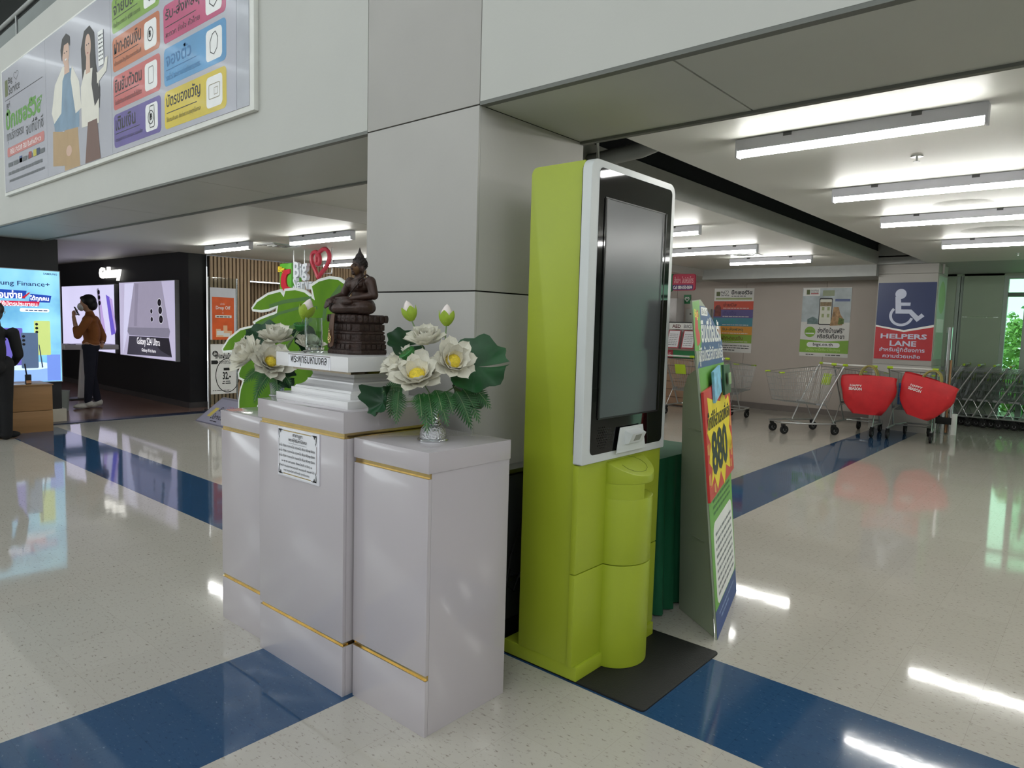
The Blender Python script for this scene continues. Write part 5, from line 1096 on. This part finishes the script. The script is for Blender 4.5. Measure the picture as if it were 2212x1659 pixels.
# ================================================================== far wall posters
XF = 12.93
def wall_poster(name, label, pxs, group=None):
    pts_ = [at(p, x=XF) for p in pxs]; yl = (pts_[0].y+pts_[3].y)/2; yr = (pts_[1].y+pts_[2].y)/2; z0 = (pts_[2].z+pts_[3].z)/2; z1 = (pts_[0].z+pts_[1].z)/2
    t = thing(name, label, 'poster', (XF, (yl+yr)/2, z0), group); box(XF-.006, XF, yr, yl, z0, z1).build('sheet', mat('poster_paper', (220,218,214), .3), t)
    return t, Board(t, (XF-.006, yl, z0), U_X, V_Z), yl-yr, z1-z0
t, b, W_, H_ = wall_poster('service_poster', 'colour banded service list poster on the far grey wall', ((1542,623),(1630,623),(1622,762),(1540,760)))
b.rect('logo_block', .05*W_, .88*H_, .15*W_, .95*H_, olive); b.text('Big', .17*W_, .915*H_, .26*W_, .955*H_, pk, .01); b.text('Service', .17*W_, .88*H_, .38*W_, .91*H_, pk, .01); b.text('บิ๊กเซอร์วิส', .44*W_, .905*H_, .96*W_, .975*H_, pk, .03)
b.stroke('logo_heart', [(.31*W_+a*.5, .94*H_+c*.5) for a, c in heart], .006, pk, close=True)
b.rect('olive_strip', .04*W_, .825*H_, .96*W_, .855*H_, mat('poster_sage', (160,170,120), .4)); smallprint(b, 'head_print', [(.44*W_, .875*H_, .8*W_, .89*H_)], pk, 3)
for k, (n_, c, tx, tc) in enumerate((('red',(196,70,44),'จ่ายบิล',(110,40,30)), ('violet',(90,80,140),'เติมเงิน',(70,60,120)), ('teal',(60,130,150),'จองตั๋ว',(50,140,130)), ('amber',(206,140,40),'รับ-ส่งพัสดุ',(80,90,60)), ('leaf',(130,164,50),'ฝาก-ถอนเงิน',(110,84,30)))):
    v1 = .80-.13*k; bd = b.rect('colour_band', 0, (v1-.13)*H_, W_, v1*H_, mat('poster_'+n_, c, .4, var=.1, scale=2))
    b.text(tx, .24*W_, (v1-.085)*H_, (.58 if k < 3 else .78)*W_, (v1-.02)*H_, mat('poster_ink_'+n_, tc, .5), .02, parent=bd); smallprint(b, 'band_print', [(.24*W_, (v1-.115)*H_, .9*W_, (v1-.1)*H_)], mat('poster_pale', (206,196,190), .5), k, parent=bd)
b.poly('print_figure', [(.02*W_,.56*H_),(.2*W_,.56*H_),(.19*W_,.7*H_),(.15*W_,.74*H_),(.08*W_,.74*H_),(.03*W_,.7*H_)], mat('poster_figure', (120,60,56), .5, var=.3, scale=12))
smallprint(b, 'partner_print', [(.12*W_, .1*H_, .95*W_, .115*H_), (.12*W_, .065*H_, .95*W_, .08*H_), (.12*W_, .03*H_, .6*W_, .045*H_)], pk, 9)
t, b, W_, H_ = wall_poster('delivery_poster', 'white and green home delivery poster with phone picture on far wall', ((1736,621),(1842,621),(1830,773),(1726,768)))
pale = mat('poster_kitchen_blue', (176,186,190), .3, var=.2, scale=5); b.rect('kitchen_picture', 0, .5*H_, W_, .99*H_, pale); b.rect('logo_panel', .01*W_, .88*H_, .36*W_, .99*H_, pw); b.rect('logo_block', .08*W_, .9*H_, .15*W_, .97*H_, olive); b.text('SHOPPING', .17*W_, .95*H_, .33*W_, .97*H_, mat('poster_grey_ink', (110,104,104), .5), .02); b.text('ONLINE', .17*W_, .925*H_, .33*W_, .945*H_, mat('poster_grey_ink', (110,104,104), .5), .02); b.rect('red_strip', .17*W_, .905*H_, .33*W_, .918*H_, mat('poster_crimson', (170,60,66), .4))
b.rect('blue_strip', .68*W_, .80*H_, .98*W_, .835*H_, mat('poster_denim', (90,104,150), .4)); b.rect('lamp_print', .42*W_, .88*H_, .66*W_, .96*H_, mat('poster_olive_grey', (150,160,130), .4))
ph_ = b.rect('print_phone', .36*W_, .46*H_, .63*W_, .85*H_, pk, .025); b.rect('print_screen', .375*W_, .475*H_, .615*W_, .83*H_, mat('poster_cream', (222,222,208), .4), .015, parent=ph_); b.rect('print_food', .38*W_, .73*H_, .61*W_, .79*H_, mat('poster_food', (140,120,90), .5, var=.4, scale=25), parent=ph_)
for u in (.42, .53): 
    for v in (.57, .67): b.rect('print_tile', u*W_, v*H_, (u+.05)*W_, (v+.05)*H_, mat('poster_sage', (160,170,120), .4), parent=ph_)
b.poly('print_groceries', [(.6*W_,.45*H_),(.85*W_,.46*H_),(.88*W_,.54*H_),(.8*W_,.62*H_),(.76*W_,.72*H_),(.66*W_,.72*H_),(.63*W_,.55*H_)], mat('poster_groceries', (176,140,100), .5, var=.4, scale=18)); b.poly('print_greens', [(.76*W_,.47*H_),(.88*W_,.48*H_),(.88*W_,.55*H_),(.78*W_,.57*H_)], mat('poster_greens', (100,120,60), .5, var=.4, scale=20)); b.poly('print_bowl', [(.13*W_,.47*H_),(.36*W_,.47*H_),(.35*W_,.54*H_),(.24*W_,.58*H_),(.13*W_,.54*H_)], mat('poster_bowl', (110,130,130), .5, var=.3, scale=15))
b.disc('green_disc', .2*W_, .355*H_, .115*W_, mat('poster_lime', (132,176,60), .4)); b.text('บริการใหม่', .11*W_, .355*H_, .29*W_, .385*H_, mat('poster_dark_green', (50,84,30), .4), .0); b.rect('white_line', .11*W_, .325*H_, .29*W_, .34*H_, pw)
b.text('ส่งถึงบ้านฟรี*', .36*W_, .345*H_, .91*W_, .425*H_, pk, .02); b.text('หรือรับที่สาขา', .36*W_, .265*H_, .91*W_, .34*H_, pk, .02)
b.poly('green_field', [(0,.055*H_),(W_,.055*H_),(W_,.245*H_),(.5*W_,.22*H_),(0,.245*H_)], mat('poster_lime', (132,176,60), .4)); b.rect('white_pill', .15*W_, .135*H_, .83*W_, .205*H_, pw, .04); b.text('bigc.co.th', .28*W_, .142*H_, .69*W_, .2*H_, pk, .02); b.text('เหมือนยกบิ๊กซีมาไว้ใกล้คุณ', .14*W_, .07*H_, .84*W_, .125*H_, mat('poster_pale_green', (196,220,140), .4), .01); smallprint(b, 'foot_print', [(.14*W_,.02*H_,.32*W_,.035*H_),(.55*W_,.02*H_,.85*W_,.035*H_)], pk, 4)
# wheelchair sign on the far column
t = thing('helpers_lane_sign', 'blue and red helpers lane wheelchair sign on the white column', 'sign', (11.75, 2.41, 1.08)); W_, H_ = .772, 1.15; Y0 = 2.797; Z0 = 1.08
box(11.742, 11.75, Y0-W_, Y0, Z0, Z0+H_).build('panel', pw, t); b = Board(t, (11.742, Y0, Z0), U_X, V_Z); nb = mat('sign_navy', (38,52,96), .4); rb_ = mat('sign_crimson', (178,44,52), .4)
b.poly('navy_field', [(0,.445*H_),(.5*W_,.385*H_),(W_,.46*H_),(W_,H_),(0,H_)], nb); b.poly('red_field', [(0,0),(W_,0),(W_,.43*H_),(.5*W_,.36*H_),(0,.425*H_)], rb_)
gm = lambda a, c: ((a-345)/750*W_, (1-(c-650)/945)*H_*1.0)
sgx = lambda a, c: ((a-330)/755*W_, H_-(c-650)/ (1200-650)*(.56*H_))
wm = mat('sign_pale_blue_white', (196,202,222), .4)
b.disc('symbol_head', *sgx(635,795), .075, wm); b.poly('symbol_body', [sgx(*p) for p in ((565,830),(640,860),(645,905),(770,905),(768,945),(650,945),(653,990),(785,992),(880,1075),(918,1040),(958,1075),(865,1148),(760,1045),(582,1045))], wm)
sx_, sy_ = sgx(660,1070); b.stroke('symbol_wheel', [(sx_+.145*math.cos(t_), sy_+.14*math.sin(t_)) for t_ in [R(135+k*10) for k in range(22)]], .038, wm)
b.text('HELPERS', .1*W_, .27*H_, .9*W_, .335*H_, wm, .03); b.text('LANE', .27*W_, .175*H_, .73*W_, .245*H_, wm, .03); b.text('สำหรับผู้ที่ต้องการ', .09*W_, .085*H_, .88*W_, .16*H_, wm, .02); b.text('ความช่วยเหลือ', .16*W_, .02*H_, .81*W_, .075*H_, wm, .02)
t = thing('side_notice', 'pale green notice with round emblem on the column side', 'poster', (12.1, 2.02, 1.1)); box(11.82, 12.42, 2.014, 2.02, 1.1, 2.33).build('sheet', mat('pale_green_sheet', (176,196,176), .35), t); b = Board(t, (0, 2.014, 0), U_Y, V_Z); b.disc('green_disc', 12.12, 2.02, .24, mat('soft_green_disc', (150,186,110), .4)); b.rect('white_label', 11.86, 1.5, 12.38, 1.7, pw)
# ================================================================== trolleys
wire = mat('zinc_wire', (170,172,172), .32, metal=.85, var=.06); ztube = mat('zinc_tube', (176,178,178), .3, metal=.8, var=.05); lime_p = mat('lime_plastic', (168,196,40), .45); tyre = mat('black_tyre', (18,18,19), .7); hub_m = mat('grey_hub', (150,152,154), .4)
def make_cart():
    r_ = thing('shopping_trolley', 'x', 'trolley')
    fb = MB()
    for s_ in (-1, 1): fb.tube([(-.36, s_*.265, .155), (.1, s_*.25, .16), (.42, s_*.15, .165)], .0125, 8)
    fb.tube([(.42, -.15, .165), (.42, .15, .165)], .0125, 8); fb.tube([(.1, -.25, .16), (.1, .25, .16)], .009, 6); fb.build('base_frame', ztube, r_)
    for s_ in (-1, 1):
        MB().tube([(.0, s_*.25, .16), (-.02, s_*.252, .2), (-.14, s_*.262, .46), (-.42, s_*.285, .98)], .011, 8).build('support_strut', ztube, r_)
        MB().tube([(-.34, s_*.262, .16), (-.2, s_*.24, .42)], .006, 6).build('rear_brace', ztube, r_)
        MB().xbox((-.12, s_*.245, .435), .14, .012, .03).build('side_bracket', hub_m, r_)
        MB().tube([(.47, s_*.12, .875), (.50, s_*.19, .872), (.44, s_*.2, .878)], .012, 6).build('corner_trim', lime_p, r_)
        MB().tube([(-.45, s_*.305, 1.0), (-.45, s_*.235, 1.0)], .019, 8).build('handle_end', lime_p, r_)
    MB().tube([(-.45, -.235, 1.0), (-.45, .235, 1.0)], .015, 10).build('handle', mat('white_handle', (206,204,200), .4), r_)
    # wire basket
    def C(t, s_): # t along 0 rear..1 front, s_ 0 bottom..1 top -> half width, x, z
        xb, xt = -.24+.64*t, -.40+.90*t; zb, zt2 = .41+.06*t, .955-.085*t; hb, ht = .215-.055*t, .27-.075*t
        return (xb+(xt-xb)*s_, hb+(ht-hb)*s_, zb+(zt2-zb)*s_)
    wb = MB(); 
    def wseg(a, c, rr=.0021): wb.tube([a, c], rr, 4, cap=False)
    for i in range(25):
        t = i/24; x_, h_, z_ = C(t, 0); x2, h2, z2_ = C(t, 1)
        for s_ in (-1, 1): wseg((x_, s_*h_, z_), (x2, s_*h2, z2_))
        wseg((x_, -h_, z_), (x_, h_, z_))
    for s4, rr in ((0,.004),(.12,.002),(.34,.002),(.56,.002),(.8,.002),(1.,.0045)):
        pr = [C(t/6, s4) for t in range(7)]
        for s_ in (-1, 1): wb.tube([(x_, s_*h_, z_) for x_, h_, z_ in pr], rr, 5, cap=False)
        for e in (0, -1): x_, h_, z_ = pr[e]; wseg((x_, -h_, z_), (x_, h_, z_), rr)
    for i in range(13):
        e = -1+2*i/12
        for t in (0, 1): x_, h_, z_ = C(t, 0); x2, h2, z2_ = C(t, 1); wseg((x_, e*h_, z_), (x2, e*h2, z2_))
        x_, h_, z_ = C(0, 0); x2, h2, z2_ = C(1, 0); wseg((x_, e*h_, z_), (x2, e*h2, z2_))
    o = wb.build('wire_basket', wire, r_); o['kind'] = 'stuff'
    MB().add([(-.335,-.1,.70),(-.335,.1,.70),(-.375,.1,.86),(-.375,-.1,.86)], [(0,1,2,3)]).build('seat_panel', lime_p, r_, solid=.006)
    for x_, y_ in ((-.34,.262),(-.34,-.262),(.38,.15),(.38,-.15)):
        c = MB().xbox((x_, y_, .128), .045, .045, .03); c.box(x_-.035, x_+.0, y_-.024, y_-.018, .045, .12); c.box(x_-.035, x_+.0, y_+.018, y_+.024, .045, .12)
        c = c.build('caster', tyre, r_); w_ = MB().lathe([(.03,-.014),(.056,-.016),(.062,-.01),(.062,.01),(.056,.016),(.03,.014)], (x_-.018, y_, .062), 18, Matrix.Rotation(R(90), 4, 'X')); w_.build('wheel', tyre, c)
        MB().lathe([(.026,-.0165),(.026,.0165)], (x_-.018, y_, .062), 12, Matrix.Rotation(R(90), 4, 'X')).build('hub', hub_m, c)
    return r_
cart0 = make_cart(); used = [False]
def cart(x, y, deg, label, group=None):
    o = cart0 if not used[0] else copy_tree(cart0); used[0] = True
    o.location = (x, y, 0); o.rotation_euler = (0, 0, R(deg)); o['label'] = label
    if group: o['group'] = group
    return o
GT = 'loose trolleys before the far wall'
cart(10.36, 3.36, 141, 'empty trolley turned sideways between poster wall and blue stripe', GT)
cart(11.06, 2.74, -4, 'trolley with a level red bag hung from its handle', GT)
cart(11.10, 2.07, 3, 'trolley beside the steel post with a slumped red bag', GT)
cart(10.99, 4.78, -10, 'empty trolley behind the cardboard standee, under the service poster', GT)
cart(10.98, 5.42, -6, 'trolley parked before the brown counter', GT)
for k in range(9): cart(13.62, 2.28-.205*k, 90, '%s trolley from the steel post in the nested row before the windows' % ('first second third fourth fifth sixth seventh eighth ninth'.split()[k]), 'nested trolleys by the windows')
# red shopping bags
redb = mat('red_bag_fabric', (196,38,44), .5, var=.08, scale=9, bump=.25, bscale=14)
def red_bag(c, wt, wb_, hh, dp_, roll, label):
    t = thing('shopping_bag', label, 'bag', c, 'red bags hung on trolleys'); M = Matrix.Rotation(R(roll), 3, 'X'); rows = []
    for i in range(9):
        s_ = i/8; w_ = (wb_*.8+(wt-wb_*.8)*(1-(1-min(1, s_*1.25))**2.4))/2; d_ = dp_*(.35+.65*math.sin(math.pi*(.12+.7*s_)))/2; z_ = hh*s_ - .03*(1-s_)**3; row = []
        for k in range(28):
            a = 2*math.pi*k/28; ca, sa = math.cos(a), math.sin(a); ex = abs(ca)**.6*(1 if ca > 0 else -1); ey = abs(sa)**.6*(1 if sa > 0 else -1)
            row.append(Vector(c) + M @ Vector((ex*d_+.006*math.sin(5*a+i), ey*w_*(1+.03*math.sin(3*a+i*1.3)), z_+.012*math.sin(2*a+1)*s_)))
        rows.append(row)
    mb = MB().sheet(rows, close=True); mb.f.append(tuple(range(28))[::-1]); mb.m.append(0); mb.build('bag_body', redb, t, angle=70)
    b = Board(t, Vector(c) + M @ Vector((-dp_*.52, wt*.5, 0)), M @ Vector((0,-1,0)), M @ Vector((0,0,1)), h=.004)
    b.text('HAPPY', .2*wt, hh*.70, .42*wt, hh*.76, pw, .02); b.text('SEASON', .18*wt, hh*.6, .42*wt, hh*.68, pw, .03)
    for s_ in (-1, 1):
        P_ = [Vector(c) + M @ Vector((s_*.05, .11*math.cos(R(180-a)), hh-.02+(1.012-c[2]-hh+.02)*math.sin(R(a)))) for a in range(0, 181, 20)]
        MB().tube(P_, .011, 6).build('strap', mat('green_beige_strap', (150,140,80), .6), t)
    return t
p = at((1872,890), x=10.5); red_bag((10.5, p.y, p.z+.0), .70, .46, .50, .2, 0, 'level red shopping bag hung on trolley closest to the poster wall')
p = at((1985,900), x=10.55); red_bag((10.57, p.y+.02, p.z+.02), .66, .34, .50, .2, 16, 'slumped red shopping bag hung on trolley beside the steel post')
for nm, lb, cat, c, s_, m_ in (('orange_carton','orange carton inside the trolley with the level bag','box',(11.1,2.8,.47),(.3,.2,.38),mat('orange_carton', (190,84,44), .5)), ('dark_carton','dark maroon carton inside the trolley with the level bag','box',(11.1,2.6,.47),(.28,.14,.36),mat('maroon_carton', (90,40,44), .5)), ('bottle_pack','blue bottle pack inside the trolley beside the steel post','package',(11.12,2.17,.47),(.28,.2,.3),mat('blue_shrink_pack', (70,110,170), .25))):
    t = thing(nm, lb, cat, c); box(c[0]-s_[0]/2, c[0]+s_[0]/2, c[1]-s_[1]/2, c[1]+s_[1]/2, c[2], c[2]+s_[2]).build('body', m_, t, bevel=.008); box(c[0]-s_[0]/2-.001, c[0]-s_[0]/2, c[1]-.02, c[1]+.02, c[2]+.01, c[2]+s_[2]-.01).build('tape', mat('tan_tape', (176,150,110), .4), t)
# steel barrier post
bp_ = thing('barrier_post', 'steel barrier post with wooden strip at the end of trolley row', 'post', (12.0, 1.86, 0))
MB().tube([(12.0, 1.86, 0), (12.0, 1.86, 1.58)], .04, 16).build('main_post', chrome, bp_); box(11.985, 12.03, 1.80, 1.82, .02, 1.1).build('wood_strip', mat('tan_wood', (170,126,90), .5), bp_)
for y in (1.95, 1.76): MB().tube([(11.99, y, 0), (11.99, y, .62)], .024, 12).ell((11.99, y, .63), .028, .028, .028).build('short_post', chrome, bp_)
for z in (.5, .2): box(11.93, 11.965, 1.74, 2.0, z-.05, z+.05).build('rubber_clamp', mat('black_rubber', (22,22,21), .6), bp_, bevel=.006)
MB().lathe([(.06,0),(.06,.3),(.055,.31)], (12.03, 1.74, 0), 16).build('white_sleeve', pw, bp_)
# ================================================================== information counter
ic = thing('information_counter', 'brown slatted information counter with red and green front band', 'counter', (12.0, 6.6, 0)); vb = mat('brown_slat_panel', (150,120,96), .5, var=.1, scale=4)
box(11.93, 12.45, 5.75, 8.6, 0, .9).build('carcass', mat('dark_gap', (60,44,36), .7), ic)
for k in range(6): box(11.915, 11.93, 5.75, 8.6, .02+.148*k, .158+.148*k).build('slat', vb, ic)
box(11.9, 12.48, 5.75, 6.28, .91, 1.05).build('green_band', mat('band_green', (30,110,60), .4), ic); rbd = box(11.9, 12.48, 6.285, 8.6, .91, 1.05).build('red_band', mat('band_red', (150,40,52), .4), ic)
box(11.88, 12.5, 5.74, 8.61, 1.05, 1.08).build('counter_top', mat('counter_taupe', (130,110,100), .4), ic); b = Board(rbd, (11.9, 0, 0), U_X, V_Z); b.text('สั่งง่าย. ไลน์หรือโทร', -7.3, .935, -6.32, 1.03, mat('band_pink', (220,170,176), .4), .01); b.h += .001; b.text('080-050-0604', -7.2, .86, -6.4, .9, pw, .01)
hsn = thing('hanging_call_sign', 'hanging red and green call sign above the information counter', 'sign', (10.9, 6.3, 2.0)); b = Board(hsn, (10.9, 0, 0), U_X, V_Z, h=0)
hq = [b.P(p) for p in ((1456,586),(1502,598),(1500,630),(1450,625))]; yl, yr = -(hq[0][0]+hq[3][0])/2, -(hq[1][0]+hq[2][0])/2; zb, zt3 = (hq[2][1]+hq[3][1])/2, (hq[0][1]+hq[1][1])/2
MB().prism(rrect(-yl, zb, -yr, zt3, .04), -.04, 0, b.O, b.U, b.V, b.N).build('red_box', mat('sign_magenta_red', (172,44,72), .4), hsn)
MB().prism(rrect(-yl-.28, zb-.02, -yl, zt3+.03, .05), -.045, .005, b.O, b.U, b.V, b.N).build('green_tab', mat('sign_deep_green', (30,104,62), .4), hsn)
b.h = .001; b.text('สั่งง่าย. ไลน์หรือโทร', -yl+.03, zb+(zt3-zb)*.45, -yr-.03, zt3-.04, mat('band_pink', (220,170,176), .4), .01); b.rect('purple_strip', -yl+.0, zb+.01, -yr-.03, zb+(zt3-zb)*.36, mat('sign_purple', (70,36,96), .4), .02); b.text('Call 080-050-0604', -yl+.02, zb+.025, -yr-.05, zb+(zt3-zb)*.3, pw, .02)
for y in (yl, yr+.05): MB().tube([(10.92, y, zt3-.01), (10.92, y, ZL)], .005, 6).build('hanger_rod', steel, hsn)
t = thing('aed_sign', 'green heart defibrillator sign above the information counter', 'sign', (12.9, 6.45, 2.0)); b = Board(t, (12.92, 0, 0), U_X, V_Z, h=0); q0, q1 = b.P((1478,637)), b.P((1492,656)); b.rect('green_plate', q0[0], q1[1], q1[0], q0[1], mat('aed_green', (30,120,70), .4), .01, th=.006); b.h += .007; b.stroke('white_heart', [((q0[0]+q1[0])/2+a*.55, (q0[1]+q1[1])/2+c*.55) for a, c in heart], .02, pw, close=True)
t = thing('white_cabinet', 'white emergency cabinet standing behind the information counter', 'cabinet', (12.7, 7.2, 0)); box(12.6, 12.92, 6.62, 7.6, 0, 2.05).build('body', wht, t, bevel=.006); box(12.596, 12.6, 6.64, 7.1, .1, 2.0).build('door', wht, t, bevel=.002)
t = thing('control_box', 'grey wall control panel with dark slots behind the counter', 'panel', (12.9, 6.25, 1.5)); box(12.86, 12.93, 6.02, 6.55, 1.3, 1.85).build('panel', mat('panel_grey', (160,160,154), .5), t, bevel=.004)
for y, z in ((6.4,1.75),(6.15,1.72),(6.15,1.6),(6.15,1.48)): box(12.855, 12.86, y-.06, y+.06, z-.012, z+.012).build('slot', pk, t)
fn = thing('wall_fan', 'white oscillating fan beside the white cabinet', 'fan', (12.3, 6.72, 1.5)); c = Vector((12.35, 6.75, 1.62)); whf = mat('fan_white', (206,204,200), .4)
MB().tube([(12.5, 6.85, 1.08), (12.5, 6.85, 1.5), c], .02, 8).build('stand', whf, fn); MB().ell(c+Vector((.08,0,.0)), .09, .06, .06).build('motor', whf, fn)
cg = MB(); ax = Matrix.Rotation(R(-90), 4, 'Y')
for rr in (.19, .15, .1, .05): cg.tube([c+Vector((-.03, rr*math.cos(t_), rr*math.sin(t_))) for t_ in [k*math.pi/12 for k in range(25)]], .004, 5)
o = cg.build('guard', whf, fn); o['kind'] = 'stuff'
for k in range(3):
    a = k*2*math.pi/3; MB().prism([(0,-.02),(.15,-.05),(.16,.05),(.0,.02)], 0, .006, c, Vector((0, math.cos(a), math.sin(a))), Vector((-.3, -math.sin(a), math.cos(a))).normalized(), Vector((-1,0,0))).build('blade', mat('grey_blade', (150,156,152), .4), fn)
for k, (y, nm) in enumerate(((6.36,'red framed notice with white sheet leaning on the counter, AED side'), (6.05,'dark red notice holder with white sheet beside the AED notice'))):
    t = thing('notice_holder', nm, 'notice', (12.1, y, 1.08), 'notices on the information counter'); MB().add([(12.0,y-.13,1.08),(12.0,y+.13,1.08),(12.1,y+.13,1.42),(12.1,y-.13,1.42)], [(0,3,2,1)]).build('backing', mat('notice_red', (166,30,50), .4), t, solid=.006)
    b = Board(t, (12.0, y+.13, 1.08), (0,-1,0), Vector((.1,0,.34)).normalized(), h=.008); b.rect('white_sheet', .02, .02, .24, .34, paper); smallprint(b, 'sheet_print', [(.04, .06+.035*k_, .21, .075+.035*k_) for k_ in range(7)], mat('print_grey', (120,122,126), .5), k)
t = thing('aed_label_box', 'white AED label box above the red notices', 'sign', (12.2, 6.3, 1.45)); box(12.12, 12.3, 6.0, 6.5, 1.44, 1.56).build('body', pw, t, bevel=.004); box(12.11, 12.32, 5.98, 6.52, 1.56, 1.58).build('lid', pk, t); b = Board(t, (12.12, 0, 0), U_X, V_Z); b.text('AED', -6.44, 1.465, -6.26, 1.53, mat('aed_maroon', (90,30,40), .4), .03); b.text('BIG', -6.2, 1.465, -6.04, 1.53, mat('print_grey', (120,122,126), .5), .02); box(12.18, 12.26, 6.2, 6.3, 1.08, 1.44).build('stand', wht, t)
# ================================================================== outdoors
leafm = [mat('tree_leaf_%d' % k, c, .6, var=.3, scale=3) for k, c in enumerate(((128,172,96),(160,196,112),(112,156,110)))]
def tree(name, label, c, h0, h1, rad, n_, m_, seed, trunk=True):
    rnd = random.Random(seed); t = thing(name, label, 'tree' if trunk else 'shrub', c); mb = MB()
    for _ in range(n_*3):
        a, q, zq = rnd.uniform(0, 6.283), rad*rnd.random()**.5, rnd.uniform(h0, h1); q *= math.sin(math.pi*(.12+.8*(zq-h0)/(h1-h0)))**.6
        p = Vector(c)+Vector((q*math.cos(a), q*math.sin(a), zq)); d1 = Vector((rnd.gauss(0,1), rnd.gauss(0,1), rnd.gauss(0,.6))).normalized()*.06; d2 = d1.cross(Vector((rnd.gauss(0,1), rnd.gauss(0,1), rnd.gauss(0,1)))).normalized()*.032
        mb.add([p-d1, p+d2, p+d1, p-d2], [(0,1,2,3)])
    o = mb.build('foliage', m_, t); o['kind'] = 'stuff'
    if trunk: MB().tube([c, Vector(c)+Vector((.1,.05,h0+.4*(h1-h0))), Vector(c)+Vector((.0,.1,h0+.8*(h1-h0)))], .09, 8, rs=[.1,.06,.02]).build('trunk', mat('tree_bark', (84,72,60), .8), t)
tree('garden_tree', 'leafy green tree outside the tall tinted windows', (20.5, 2.6, -.08), .9, 2.3, 1.1, 500, leafm[0], 1); tree('garden_tree', 'slender tree outside close to the window mullion', (18.2, 1.15, -.08), 1.9, 3.2, .45, 60, leafm[2], 2); tree('garden_tree', 'broad pale green tree farther outside the windows', (24.5, .6, -.08), .3, 2.2, 2.0, 900, leafm[1], 3)
for k, (x, y, r_) in enumerate(((16.4, 2.35, .42), (17.0, 1.35, .5), (16.3, 3.4, .5), (17.4, .1, .7), (17.8, -1.7, .8))): tree('garden_shrub', ('rounded shrub outside at the window corner', 'pale shrub outside behind the trolley handles', 'shrub outside behind the grey panel', 'low shrub outside beyond the window mullion', 'wide shrub outside towards the garden')[k], (x, y, -.08), .0, 1.9, r_, 800, leafm[k % 3], 10+k, False)
# end
